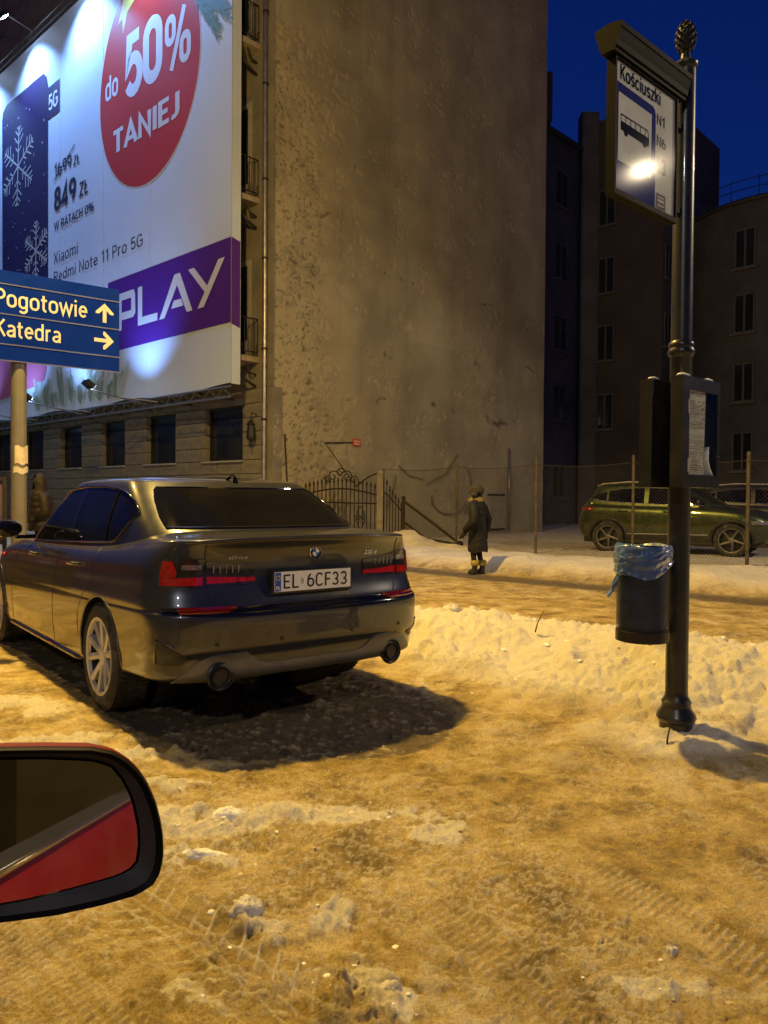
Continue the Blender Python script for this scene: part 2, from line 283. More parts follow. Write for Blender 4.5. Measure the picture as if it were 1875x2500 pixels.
# ================================================================== GROUND: trodden, sanded snow
EA = np.array([.72, -.69]); EB = np.array([.69, .72])     # along / across the street
def seg(x, y, p, q):
    px, py = p; qx, qy = q; dx, dy = qx - px, qy - py; L = math.hypot(dx, dy)
    t = ((x - px) * dx + (y - py) * dy) / L; w = ((x - px) * -dy + (y - py) * dx) / L
    return t, w, L
def lumpy(x, y, seed):
    w = worley(x, y, seed); return np.sqrt(np.clip(1 - (w / .62) ** 2, 0, 1)) * (.35 + .65 * vnoise(x * .9, y * .9, seed + 3))
def ground_h(x, y):
    a = x * EA[0] + y * EA[1]; b = x * EB[0] + y * EB[1]
    clean = np.zeros_like(x)
    z = .05 * (fbm(x * .35, y * .35, 3, 1) - .5) + .022 * (fbm(x * 1.7, y * 1.7, 4, 5) - .5)
    # trodden relief
    near = sstep(14, 3, np.hypot(x, y))
    z += .020 * (fbm(a * 2.2, b * 6., 4, 11) - .5) * near
    zf = (.020 * (fbm(x * 13, y * 15, 4, 23, .6) - .5) + .010 * sstep(.55, .75, fbm(a * 7, b * 13, 3, 25))) * sstep(9, 3, y) + .013 * (fbm(x * 48, y * 48, 3, 29, .65) - .5) * sstep(5, 1.6, y)
    fl1 = sstep(.50, .535, fbm(x * 5.5, y * 9, 5, 201, .65)); fl2 = sstep(.52, .56, fbm(x * 15, y * 23, 4, 203, .65))
    grain = sstep(.42, .60, fbm(x * 1.9, y * 1.9, 4, 205)) * sstep(.53, .60, fbm(x * 55, y * 70, 3, 207, .65)) * sstep(6, 2.5, y)
    zf += ((.006 * fl1 + .0042 * fl2) * sstep(8, 3, y) + .005 * grain)
    # ploughed ridge between carriageway and path
    wob = .5 * (fbm(a * .5, b * .0 + 3, 3, 31) - .5)
    c = 5.55 + wob
    wd_ = 1.0 + .25 * (fbm(a * .8, b * 0, 2, 37) - .5)
    prof = np.exp(-np.abs((b - c) / np.where(b < c, wd_, .62)) ** 2.4)
    gate_ = sstep(-6.2, -4.6, a)
    wx = x + .09 * (fbm(x * 7, y * 7, 3, 141) - .5); wy = y + .09 * (fbm(x * 7 + 9, y * 7, 3, 143) - .5)
    clod = lumpy(wx * 4.2, wy * 4.2, 43)
    clod2 = lumpy(wx * 10, wy * 10, 47)
    clod3 = lumpy(wx * 23, wy * 23, 49)
    hr = prof * gate_ * (.20 + .13 * (fbm(a * .9, b * .9, 3, 53) - .3))
    lump = sstep(.02, .25, prof * gate_)
    patch = sstep(.34, .58, fbm(x * 1.3, y * 1.3, 3, 55))
    z += hr + lump * patch * (.075 * clod + .045 * clod2 + .018 * clod3) + lump * .05 * (fbm(x * 6, y * 6, 3, 57) - .5) + lump * .03 * np.abs(fbm(x * 9, y * 9, 4, 58, .6) - .5) * 2 + lump * .022 * (fbm(x * 26, y * 26, 3, 59, .6) - .5)
    clean = np.maximum(clean, sstep(.03, .3, prof * gate_))
    # spill of crumbs before the ridge and round the pole foot
    spill = np.exp(-((b - 4.15) / .8) ** 2) * gate_ * sstep(.45, .62, fbm(x * 2.1, y * 2.1, 3, 61))
    z += spill * (.018 * clod2 + .014 * clod3)
    clean = np.maximum(clean, spill * .75)
    pm = np.exp(-(((x - 1.58) / .42) ** 2 + ((y - 4.02) / .26) ** 2))
    z += .06 * pm + .02 * pm * clod2; clean = np.maximum(clean, .9 * sstep(.2, .7, pm))
    # far bank along the fence
    fb = sstep(11.15, 11.75, b + .35 * (fbm(a * 1.3, b * 0, 3, 63) - .5)) 
    fb2 = fb * (1 - .65 * sstep(13.2, 14.6, b))
    z += fb2 * (.22 + .16 * (fbm(a * 1.1, b * 1.1, 3, 65) - .5)) + fb * .035 * (fbm(x * 5, y * 5, 3, 67) - .5) + fb * .03 * clod2 * patch
    pile = np.exp(-(((x - .55) / .75) ** 2 + ((y - 18.6) / .8) ** 2)); z += .30 * pile * (.8 + .5 * fbm(x * 4, y * 4, 3, 69)); 
    clean = np.maximum(clean, fb * .95)
    # cast shadow beside the bank, painted as a dark band in the ground colour
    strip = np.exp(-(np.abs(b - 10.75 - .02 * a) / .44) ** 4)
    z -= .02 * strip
    # left-hand kerbside crumbs by the saloon's wheel and the foreground
    for (px, py, rx, ry, hh, sd) in CRUMBS:
        m = np.exp(-(((x - px) / rx) ** 2 + ((y - py) / ry) ** 2) ** 1.4) * sstep(.36, .56, fbm(x * 5 + sd, y * 5, 3, 71))
        fz = .5 * fbm(x * 16, y * 16, 4, 77, .6) + .5 * fbm(x * 42, y * 48, 3, 78, .6); z += m * hh * 1.05 * (.1 + .45 * clod2 + .6 * clod3 + 1.2 * np.clip(fz - .42, 0, 1)); clean = np.maximum(clean, sstep(.34, .46, m * (.0 + 1.6 * fz)) * .95)
    # tyre marks: pressed flat, with thin raised ribs of pale snow between the tread blocks
    pressed = np.zeros_like(x); ribs = np.zeros_like(x)
    for (p, q, w, kind) in TRACKS:
        t, s_, L = seg(x, y, p, q); s_ = s_ + .012 * (fbm(t * 1.5, t * 0 + 3, 2, 79) - .5)
        ins = sstep(w / 2 + .012, w / 2 - .012, np.abs(s_)) * sstep(-.05, .12, t) * sstep(L + .05, L - .12, t)
        if kind == 0:
            u = (t + np.abs(s_) * .85 + .03 * (s_ > 0)) / .078; rib = np.exp(-((u - np.floor(u) - .5) / .085) ** 2) * (np.abs(s_) > .022)
            for c_ in (.0, .052, -.052): rib = np.maximum(rib, np.exp(-((s_ - c_) / .0055) ** 2) * (.9 if c_ else .6))
        else:
            u = (t + s_ * .25) / .030; rib = np.exp(-((u - np.floor(u) - .5) / .2) ** 2) * sstep(.25, .6, np.abs(np.sin(s_ * 60 + .8)))
        worn = sstep(.28, .5, fbm(x * 3.5 + 7, y * 3.5, 3, 73)); rib = rib * (.25 + .75 * worn)
        pressed = np.maximum(pressed, ins * (.9 if kind == 0 else .75)); ribs = np.maximum(ribs, ins * rib * (1 if kind == 0 else .7))
    z += zf * (1 - .8 * pressed) - .008 * pressed + .014 * ribs
    clean = np.maximum(clean * (1 - .9 * pressed), .9 * ribs)
    fine = np.maximum(.5 * grain, .35 * fl2 * sstep(.50, .62, fbm(x * 2.4, y * 2.4, 4, 81)))
    clean = np.maximum(clean, fine * (1 - strip) * (1 - pressed))
    # bare wet ground under the parked saloon, and the carriageway itself
    cx, cy = x - CAR_XY[0], y - CAR_XY[1]; u = -.616 * cx + .788 * cy; v = -.788 * cx - .616 * cy
    ed = .10 * (fbm(x * 3.2, y * 3.2, 4, 91) - .5)
    wet = sstep(-1.0 + ed, -.9 + ed, u) * sstep(3.9 + ed, 3.6 + ed, u) * sstep(1.0 + ed, .9 + ed, np.abs(v))
    # melted, refrozen black ice behind the tail
    bx_ = (x > -2.4) & (x < .8) & (y > 3.5) & (y < 6.2); xx = x[bx_]; yy = y[bx_]; ins = np.zeros(xx.shape, bool); dm = np.full(xx.shape, 9.0); n = len(MELT)
    for i in range(n):
        (x0, y0), (x1, y1) = MELT[i], MELT[(i + 1) % n]
        cr = ((y0 > yy) != (y1 > yy)) & (xx < (x1 - x0) * (yy - y0) / (y1 - y0 + 1e-12) + x0); ins ^= cr
        L2 = (x1 - x0) ** 2 + (y1 - y0) ** 2; t = np.clip(((xx - x0) * (x1 - x0) + (yy - y0) * (y1 - y0)) / L2, 0, 1); dm = np.minimum(dm, np.hypot(xx - x0 - t * (x1 - x0), yy - y0 - t * (y1 - y0)))
    sd_ = np.where(ins, dm, -dm); w2 = np.zeros_like(x); w2[bx_] = sstep(-.03, .035, sd_ + .07 * (fbm(xx * 7, yy * 7, 4, 92) - .5)); wet = np.maximum(wet, w2)
    rim = np.zeros_like(x); rim[bx_] = np.exp(-((sd_ + .07) / .07) ** 2); clean = clean * (1 - .8 * rim)
    flk = sstep(.60, .72, fbm(x * 15, y * 26, 5, 93, .62))
    road = sstep(.62, .3, b + .5 * (fbm(x * 2, y * 2, 3, 95) - .5))
    wet = np.maximum(wet, road * .9); clean = clean * (1 - wet) + .45 * flk * wet
    z -= .012 * wet * (1 - flk)
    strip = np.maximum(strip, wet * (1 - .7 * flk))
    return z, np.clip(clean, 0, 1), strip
MELT = [(-2.079, 5.08), (-1.589, 4.479), (-1.234, 4.111), (-0.928, 3.874), (-0.708, 3.824), (-0.523, 3.827), (-0.246, 3.847), (-0.06, 3.879), (0.13, 3.961), (0.284, 4.107), (0.375, 4.245), (0.435, 4.492), (0.424, 4.81), (0.289, 5.123), (0.108, 5.371), (-0.091, 5.6), (-0.6, 5.6), (-1.9, 5.3)]
CAR_XY = (-1.04, 5.29)
CRUMBS = [(-1.62, 3.95, .75, .28, .05, 0), (-2.6, 4.7, .9, .3, .04, 3), (-.78, 3.05, .42, .16, .05, 7), (-.95, 3.45, .2, .1, .05, 9),
          (-.62, 2.78, .35, .11, .035, 11), (-.43, 2.30, .16, .17, .05, 13), (-.13, 2.25, .10, .26, .05, 15), (-.02, 1.98, .13, .15, .04, 17),
          (-.30, 2.02, .3, .12, .03, 19), (.32, 1.85, .16, .12, .04, 21), (.75, 2.05, .2, .06, .03, 23), (-.2, 3.15, .6, .12, .02, 27), (.35, 3.0, .4, .12, .02, 25)]
TRACKS = [((-1.0, 2.66), (.28, 1.52), .26, 0), ((-1.25, 2.42), (-.45, 1.62), .22, 1), ((.16, 2.5), (.62, 1.6), .16, 1), ((.75, 2.75), (1.2, 1.95), .18, 1)]
def make_ground():
    th = np.tan(np.linspace(R_(-47), R_(50), 700)); rr = np.geomspace(1.05, 42.0, 940)
    X = rr[:, None] * th[None, :]; Y = np.repeat(rr[:, None], len(th), 1)
    z, cl, st = ground_h(X, Y)
    me = fastmesh('snowy_ground', np.stack([X, Y, z], -1), gridfaces(*X.shape))
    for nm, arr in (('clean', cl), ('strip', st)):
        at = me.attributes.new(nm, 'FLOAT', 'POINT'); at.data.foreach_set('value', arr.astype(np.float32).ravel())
    m = bpy.data.materials.new('trodden_snow'); m.use_nodes = True; N = m.node_tree.nodes; L = m.node_tree.links; b = N['Principled BSDF']
    tc = N.new('ShaderNodeTexCoord')
    def nz(sc, det=6, ro=.55):
        n = N.new('ShaderNodeTexNoise'); n.inputs['Scale'].default_value = sc; n.inputs['Detail'].default_value = det; n.inputs['Roughness'].default_value = ro
        L.new(tc.outputs['Object'], n.inputs['Vector']); return n
    r = N.new('ShaderNodeValToRGB'); e = r.color_ramp.elements
    e[0].position = .38; e[0].color = (.22, .15, .043, 1); e[1].position = .63; e[1].color = (.74, .60, .32, 1)
    k = e.new(.5); k.color = (.49, .36, .12, 1)
    L.new(nz(3.0, 10, .74).outputs[0], r.inputs[0])
    r2 = N.new('ShaderNodeValToRGB'); r2.color_ramp.elements[0].color = (.70, .64, .52, 1); r2.color_ramp.elements[1].color = (.85, .82, .75, 1)
    L.new(nz(9, 5).outputs[0], r2.inputs[0])
    at = N.new('ShaderNodeAttribute'); at.attribute_name = 'clean'
    mm = N.new('ShaderNodeMath'); mm.operation = 'MULTIPLY_ADD'; n3 = nz(28, 4, .7); L.new(n3.outputs[0], mm.inputs[0]); mm.inputs[1].default_value = .7; mm.inputs[2].default_value = -.35
    ad = N.new('ShaderNodeMath'); ad.operation = 'ADD'; ad.use_clamp = True; L.new(mm.outputs[0], ad.inputs[0]); L.new(at.outputs['Fac'], ad.inputs[1])
    mx = N.new('ShaderNodeMix'); mx.data_type = 'RGBA'; L.new(ad.outputs[0], mx.inputs[0]); L.new(r.outputs[0], mx.inputs[6]); L.new(r2.outputs[0], mx.inputs[7])
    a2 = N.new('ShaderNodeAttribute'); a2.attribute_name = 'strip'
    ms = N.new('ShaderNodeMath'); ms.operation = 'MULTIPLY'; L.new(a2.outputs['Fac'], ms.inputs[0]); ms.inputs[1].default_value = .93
    mx2 = N.new('ShaderNodeMix'); mx2.data_type = 'RGBA'; L.new(ms.outputs[0], mx2.inputs[0]); L.new(mx.outputs[2], mx2.inputs[6]); mx2.inputs[7].default_value = (.13, .10, .06, 1)  # dark tone shared by the wet ground and the painted shadow band
    sp = N.new('ShaderNodeValToRGB'); sp.color_ramp.elements[0].position = .42; sp.color_ramp.elements[1].position = .66; sp.color_ramp.elements[0].color = (1, 1, 1, 1); sp.color_ramp.elements[1].color = (.58, .53, .45, 1)
    L.new(nz(120, 4, .7).outputs[0], sp.inputs[0])
    mx3 = N.new('ShaderNodeMix'); mx3.data_type = 'RGBA'; mx3.blend_type = 'MULTIPLY'; iv = N.new('ShaderNodeMath'); iv.operation = 'MULTIPLY_ADD'; iv.inputs[1].default_value = -.5; iv.inputs[2].default_value = 1.0; L.new(ad.outputs[0], iv.inputs[0]); L.new(iv.outputs[0], mx3.inputs[0]); L.new(mx2.outputs[2], mx3.inputs[6]); L.new(sp.outputs[0], mx3.inputs[7])
    L.new(mx3.outputs[2], b.inputs['Base Color'])
    rg = N.new('ShaderNodeMapRange'); rg.inputs[1].default_value = .3; rg.inputs[2].default_value = .7; rg.inputs[3].default_value = .22; rg.inputs[4].default_value = .85; L.new(nz(11, 6).outputs[0], rg.inputs[0]); L.new(rg.outputs[0], b.inputs['Roughness'])
    bp = N.new('ShaderNodeBump'); bp.inputs['Distance'].default_value = .022; bp.inputs['Strength'].default_value = .9; L.new(nz(60, 7, .78).outputs[0], bp.inputs['Height']); L.new(bp.outputs[0], b.inputs['Normal'])
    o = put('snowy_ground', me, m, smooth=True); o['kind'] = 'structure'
    global M_SNOW_G; M_SNOW_G = m
    # far sheet out to the horizon, just below the modelled ground
    mb = MB(); mb.add([(-900, -900, -.12), (900, -900, -.12), (900, 900, -.12), (-900, 900, -.12)], [(0, 1, 2, 3)])
    o2 = mb.build('ground', mat('far_snow', (.5, .44, .34), .8, var=.3, vscale=.3)); o2['kind'] = 'structure'
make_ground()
mb = MB()     # the carriageway behind and left of the camera, cleared to wet asphalt
c0 = np.array([0., 0.]); q = [EB * .25 - EA * 60, EB * .25 + EA * 60, EB * -13 + EA * 60, EB * -13 - EA * 60]
mb.add([(p[0], p[1], -.085) for p in q], [(0, 1, 2, 3)])
o = mb.build('road', mat('wet_asphalt', (.045, .043, .04), .45, var=.4, vscale=3, bump=.01, bscale=80, rvar=.2)); o['kind'] = 'structure'
M_SNOW = mat('clean_snow', (.80, .79, .77), .6, var=.12, vscale=9, bump=.01, bscale=45)
M_DIRTSNOW = mat('dirty_snow', (.55, .45, .30), .6, var=.35, vscale=14, bump=.008, bscale=60)
# ================================================================== TENEMENT with bare gable
CORN = (-2.829, 19.649, 0.0); RZ = R_(-43)
tene = thing('tenement_building', 'tall worn plaster tenement with a windowless gable beside the billboard', 'building', CORN, RZ)
M_STONE = mat('facade_stone', (.21, .19, .155), .85, var=.25, vscale=3, bump=.012, bscale=25, dirt=(.10, .09, .08), dscale=1.3, damt=.7)
M_STUCCO = mat('facade_stucco', (.20, .18, .145), .9, var=.25, vscale=1.2, bump=.01, bscale=20, dirt=(.10, .09, .08), dscale=.9, damt=.6)
M_DARKMET = mat('dark_iron', (.035, .032, .03), .55, .6, var=.3, vscale=20, bump=.002, bscale=90)
M_GALV = mat('galvanised_pipe', (.34, .32, .30), .38, .8, var=.25, vscale=6, dirt=(.18, .13, .09), dscale=5, damt=.6)
M_WGLASS = mat('window_film', (.02, .024, .03), .12, 0, var=.4, vscale=1.5, spec=.6)
M_WFRAME = mat('window_frame_paint', (.32, .31, .29), .6, var=.2)
M_SILL = mat('sill_tin', (.45, .43, .40), .55, .3, var=.2)
GL, GH = 12.95, 24.0
def gable():
    ys = np.linspace(0, GL, 330); zs = np.linspace(-.3, GH, 560)
    Y, Z = np.meshgrid(ys, zs, indexing='ij')
    peelw = np.clip(1.15 - Y / 2.3, 0, 1) * sstep(17, 9, Z) + .30 * sstep(5.5, 1.5, Z) * np.clip(1.3 - Y / 6, 0, 1) - .12
    n1 = fbm(Y * 1.7, Z * 1.7, 5, 91, .6); n2 = fbm(Y * 7.5, Z * 11, 5, 95, .65)
    peel = sstep(.60, .63, n1 * .45 + n2 * .55 + peelw * .20)
    pits = sstep(.64, .72, fbm(Y * 9, Z * 17, 4, 97, .6)) * sstep(.12, .5, peelw)
    crack = np.zeros_like(Y)
    for (y0, z0, y1, z1, w, sd) in [(6.37, 4.25, 10.9, 4.0, .075, 1), (2.3, 4.05, 4.2, 4.14, .045, 2), (8.6, 5.8, 10.5, 5.75, .04, 3), (3.5, 5.52, 4.4, 5.55, .03, 4), (10.5, 8.9, 12.1, 8.75, .03, 5), (11.4, 6.2, 12.7, 5.85, .05, 6), (.1, 3.73, 1.9, 3.73, .04, 7),
                                    (.1, 7.38, 1.6, 7.55, .04, 8), (.4, 8.5, 2.1, 8.95, .035, 9), (4.0, 7.9, 5.6, 8.07, .025, 10), (2.4, 3.65, 2.8, 2.3, .03, 11), (8.3, 7.75, 10.6, 8.24, .02, 12), (.7, 5.6, 1.1, 5.1, .05, 13), (3.0, 10.6, 7.0, 10.9, .02, 14), (6.0, 1.9, 7.4, 1.2, .03, 15)]:
        t = np.clip((Y - y0) * (y1 - y0) + (Z - z0) * (z1 - z0), 0, None) / ((y1 - y0) ** 2 + (z1 - z0) ** 2)
        tt = np.clip(t, 0, 1); cx = y0 + tt * (y1 - y0); cz = z0 + tt * (z1 - z0)
        d = np.hypot(Y - cx + .5 * (fbm(Y * 2.5, Z * 2.5, 3, 101 + sd) - .5), Z - cz + .55 * (fbm(Y * 2.2, Z * 2.2, 4, 111 + sd) - .5))
        crack = np.maximum(crack, np.exp(-(d / w) ** 2) * sstep(.35, .5, fbm(Y * 1.8, Z * 1.8, 2, 121 + sd)))
    X = .03 * (fbm(Y * .22, Z * .22, 3, 131) - .5) + .006 * (fbm(Y * 1.2, Z * 1.2, 3, 133) - .5) - .022 * peel - .022 * pits - .03 * crack + .006 * (n2 - .5)
    X[0, :] = 0; 
    me = fastmesh('gable_wall', np.stack([X, Y, Z], -1), gridfaces(*X.shape))
    streak = sstep(.50, .72, fbm(Y * 2.6, Z * .10, 4, 151, .6)) * sstep(.2, .7, fbm(Y * .5, Z * .25, 3, 153)); tone = .86 + .30 * (fbm(Y * .8, Z * .8, 4, 155, .6) - .3) - .10 * streak
    for (ya, yb, za, zb_, tv) in ((5.2, 7.9, 6.1, 8.9, .10), (8.0, 11.9, .2, 3.9, .04), (3.0, 5.4, 9.6, 12.9, -.07), (9.2, 12.6, 11.5, 15.0, .07), (.5, 3.1, 13.0, 16.2, -.08)):
        wob = .25 * (fbm(Y * 1.5, Z * 1.5, 3, 157) - .5); tone += tv * sstep(ya - .05, ya + .05, Y + wob) * sstep(yb + .05, yb - .05, Y + wob) * sstep(za - .05, za + .05, Z + wob) * sstep(zb_ + .05, zb_ - .05, Z + wob)
    for nm, arr in (('tone', tone), ('peel', peel), ('crack', np.maximum(crack, .75 * pits))):
        at = me.attributes.new(nm, 'FLOAT', 'POINT'); at.data.foreach_set('value', arr.astype(np.float32).ravel())
    m = mat('gable_plaster', (.34, .30, .195), .92, var=.16, vscale=.7, bump=.006, bscale=30, dirt=(.21, .19, .145), dscale=.45, damt=.65)
    N = m.node_tree.nodes; L = m.node_tree.links; b = N['Principled BSDF']
    src = b.inputs['Base Color'].links[0].from_socket
    for nm, c, f in (('peel', (.42, .36, .24), .6), ('crack', (.035, .03, .025), .85)):
        a = N.new('ShaderNodeAttribute'); a.attribute_name = nm
        mu = N.new('ShaderNodeMath'); mu.operation = 'MULTIPLY'; mu.inputs[1].default_value = f; L.new(a.outputs['Fac'], mu.inputs[0])
        mx = N.new('ShaderNodeMix'); mx.data_type = 'RGBA'; L.new(mu.outputs[0], mx.inputs[0]); L.new(src, mx.inputs[6]); mx.inputs[7].default_value = (*c, 1); src = mx.outputs[2]
    at = N.new('ShaderNodeAttribute'); at.attribute_name = 'tone'; mt = N.new('ShaderNodeMix'); mt.data_type = 'RGBA'; mt.blend_type = 'MULTIPLY'; mt.inputs[0].default_value = 1.0; L.new(src, mt.inputs[6]); L.new(at.outputs['Color'], mt.inputs[7]); src = mt.outputs[2]
    L.new(src, b.inputs['Base Color'])
    put('gable_wall', me, m, tene, smooth=True)
gable()
mb = MB(); mb.b2(-34, -.05, .30, 9, -.3, 4.15); mb.b2(-34, -.05, 0, 9, 4.152, GH); mb.b2(-3, -.06, 9.01, GL, -.3, GH); mb.build('facade_wall', M_STUCCO, tene)
mb = MB(); mb.b2(-.42, .0, -.045, .28, -.3, 4.14); mb.b2(-.40, -.004, -.035, -.001, 4.155, GH); mb.build('corner_pier', M_STUCCO, tene)
WINX = [(-3.05, -1.35), (-6.24, -4.63), (-9.12, -7.62), (-12.23, -10.62), (-15.4, -13.75), (-18.5, -16.9)]
WZ0, WZ1 = 2.30, 3.78
random.seed(4)
_u = MB().bbox_(0, 1, 0, 1, 0, 1, .035).mesh('stone_block'); _u.materials.append(M_STONE)
for i in range(11):
    z0 = .08 + .37 * i; z1 = z0 + .37
    segs = [(-19.5, -.44)]
    if z0 > WZ0 - .05 and z1 < WZ1 + .05:
        segs = []; xr = -.44
        for (a, b2) in WINX: segs.append((b2 + .03, xr)); xr = a - .03
        segs.append((-19.5, xr))
    for (a, b2) in segs:
        x = b2; k = 0
        while x > a + .08:
            w = random.uniform(.95, 1.45)
            if k == 0 and i % 2: w *= .55
            x2 = max(a, x - w)
            if x2 - a < .25: x2 = a
            o = link(bpy.data.objects.new('stone_block', _u)); o.parent = tene
            o.location = (x2 + .008, -random.uniform(0, .012), z0 + .007); o.scale = (x - x2 - .016, .31, .356); x = x2; k += 1
for (a, b2) in WINX:
    w = MB(); y = .16
    for (p, q, r, s) in ((a, a + .07, WZ0, WZ1), (b2 - .07, b2, WZ0, WZ1), (a + .07, b2 - .07, WZ1 - .07, WZ1), (a + .07, b2 - .07, WZ0, WZ0 + .07)): w.b2(p, q, y, y + .12, r + .002, s - .002)
    wo = w.build('window', M_DARKMET, tene)
    MB().b2(a + .068, b2 - .068, y + .05, y + .07, WZ0 + .065, WZ1 - .065).build('pane', M_WGLASS, wo)
    MB().b2(a - .09, b2 + .09, -.09, .2, WZ0 - .045, WZ0 - .002).build('sill', M_SILL, wo)
# balconies near the corner
M_SLAB = mat('balcony_slab', (.36, .30, .22), .85, var=.3, vscale=4, dirt=(.1, .08, .06), dscale=4, damt=.8)
for zb in (4.95, 9.05, 13.0, 16.9):
    s = MB(); s.b2(-3.3, -.62, -.88, -.005, zb - .14, zb)
    bo = s.build('balcony', M_SLAB, tene)
    br = MB()
    for bx in (-.72, -3.2):
        br.tube([(bx, -.03, zb - .75), (bx, -.35, zb - .62), (bx, -.78, zb - .16)], .035, 6); br.tube([(bx, -.03, zb - .45), (bx, -.25, zb - .4), (bx, -.32, zb - .18)], .025, 6)
    br.build('bracket', M_DARKMET, bo)
    r = MB()
    for (p, q) in (((-.66, -.02), (-.66, -.84)), ((-.66, -.84), (-3.26, -.84)), ((-3.26, -.84), (-3.26, -.02))):
        for zz in (.12, .98): r.tube([(p[0], p[1], zb + zz), (q[0], q[1], zb + zz)], .018, 6)
        L = math.hypot(q[0] - p[0], q[1] - p[1]); n = int(L / .13)
        for j in range(n + 1):
            t = j / n; x = p[0] + (q[0] - p[0]) * t; y = p[1] + (q[1] - p[1]) * t
            r.tube([(x, y, zb), (x, y, zb + .98)], .011, 5, caps=False)
            if j % 2 == 0: r.tube([(x + .03 * math.cos(a), y + (.03 * math.cos(a) if abs(p[0] - q[0]) < .1 else 0), zb + .25 + .09 * math.sin(a)) for a in np.linspace(0, 6.28, 9)], .008, 4, caps=False)
    r.build('railing', M_DARKMET, bo)
    d = MB(); d.b2(-2.5, -.95, -.03, .04, zb + .02, zb + 2.6); dd = d.build('balcony_door', M_WFRAME, tene)
    MB().b2(-2.36, -1.78, -.045, -.032, zb + .5, zb + 2.45).build('pane', M_WGLASS, dd); MB().b2(-1.68, -1.08, -.045, -.032, zb + .5, zb + 2.45).build('pane', M_WGLASS, dd)
# drainpipe, wall lantern, conduits, plaque, grille
p = MB(); p.tube([(-.24, -.13, .1), (-.24, -.13, 1.0), (-.22, -.13, 6), (-.24, -.13, 12), (-.24, -.13, GH)], .062, 12)
po = p.build('drainpipe', M_GALV, tene, True)
for zz in (1.4, 3.3, 5.1, 7.4, 9.4, 11.8, 13.6, 15.9, 18, 20.5): MB().lathe([(.074, -.03), (.08, -.02), (.08, .02), (.074, .03)], 12, (-.23, -.13, zz)).build('pipe_clamp', M_DARKMET, po)
lt = MB(); lt.lathe([(.02, .0), (.10, .05), (.12, .12), (.09, .42), (.12, .44), (.03, .56), (.015, .62)], 6, (-.66, -.22, 2.75)); lt.tube([(-.66, -.22, 3.37), (-.66, -.2, 3.5), (-.66, -.03, 3.45)], .016, 6); lt.tube([(-.66, -.22, 2.75), (-.66, -.22, 2.6)], .012, 6)
lt.build('wall_lantern', M_DARKMET, tene)
MB().tube([(.02, 1.74, 2.80), (.02, 2.80, 2.87)], .018, 6).build('wall_conduit', M_DARKMET, tene); MB().tube([(.02, 1.80, 2.76), (.02, 3.0, 1.6)], .010, 5).build('wall_cable', M_DARKMET, tene); MB().tube([(.02, .34, 2.95), (.02, .44, 1.6)], .02, 5).build('wall_conduit', M_DARKMET, tene)
c = MB()
c.tube([(.06, 7.2 + .9 * math.cos(a), 1.35 + .55 * math.sin(a)) for a in np.linspace(3.3, 6.0, 14)], .018, 6); c.tube([(.06, 6.3, 1.4), (.06, 6.35, 1.1)], .03, 6)
c.tube([(.06, 6.0, 1.75), (.06, 7.0, 2.1), (.06, 7.6, 2.75)], .018, 6); c.tube([(.06, 8.2, 2.3), (.06, 8.5, 1.5), (.06, 8.0, .8)], .018, 6)
c.tube([(.06, 4.7, 2.3), (.06, 5.2, 2.0), (.06, 5.9, 1.9)], .013, 6); c.tube([(.06, 4.2, 1.0), (.06, 4.5, 1.6), (.06, 4.6, 2.0)], .012, 6)
c.build('dead_creeper', mat('dry_stem', (.13, .11, .075), .9), tene)
pq = MB().b2(.012, .05, 2.80, 3.10, 2.78, 2.98).build('plaque', mat('red_plaque', (.50, .08, .03), .6, var=.1), tene); pq['label'] = 'small red plaque with two lines of white writing'
M_PWHITE = mat('plaque_white', (.6, .56, .5), .6, var=.05)
q = MB()
for zz in (2.82, 2.89):
    y = 2.83; random.seed(int(zz * 100))
    while y < 3.05: w = random.uniform(.02, .04); q.b2(.0505, .0525, y, min(y + w, 3.07), zz, zz + .035); y += w + .01
q.build('plaque_lettering', M_PWHITE, pq)
g = MB(); g.b2(.02, .06, 9.35, 10.35, 1.42, 1.48); g.b2(.02, .06, 9.35, 10.35, .22, .28)
go = g.build('vent_grille', M_DARKMET, tene)
for j in range(11): MB().b2(.025, .05, 9.38 + j * .095, 9.41 + j * .095, .28, 1.42).build('bar', M_WFRAME, go)
MB().tube([(.09, 10.55, .2), (.09, 10.55, 3.1)], .03, 6).build('downpipe', M_GALV, tene, True)

# ================================================================== BILLBOARD
bb = thing('billboard', 'huge floodlit advertising billboard with a red bauble covering the tenement front', 'billboard', CORN, RZ)
M_BANNER = mat('banner_white', (.50, .58, .70), .55, var=.05, vscale=.4, bump=.004, bscale=3)
D0 = -1.02; BX0, BX1, BZ0, BZ1 = -24.0, -.42, 4.14, 17.15
def banner():
    us = np.linspace(BX0, BX1, 180); zs = np.linspace(BZ0, BZ1, 110); U, Z = np.meshgrid(us, zs, indexing='ij')
    y = D0 + .003 * np.sin(U * 2.1 + Z * .3)
    zz = Z + .07 * np.cos((U - BX1) * 1.25) * np.clip((BZ0 + .5 - Z) / .5, 0, 1) - .05
    m = MB().grid(np.stack([U, y, zz], -1)); 
    side = np.array([[(BX1, D0 + .01 + .27 * t, z) for t in np.linspace(0, 1, 5)] for z in zs]); m.grid(side)
    m.build('banner', M_BANNER, bb, True, 60)
banner()
def ink(n, c, r=.5): return mat('ink_' + n, c, r, var=.06, vscale=.5)
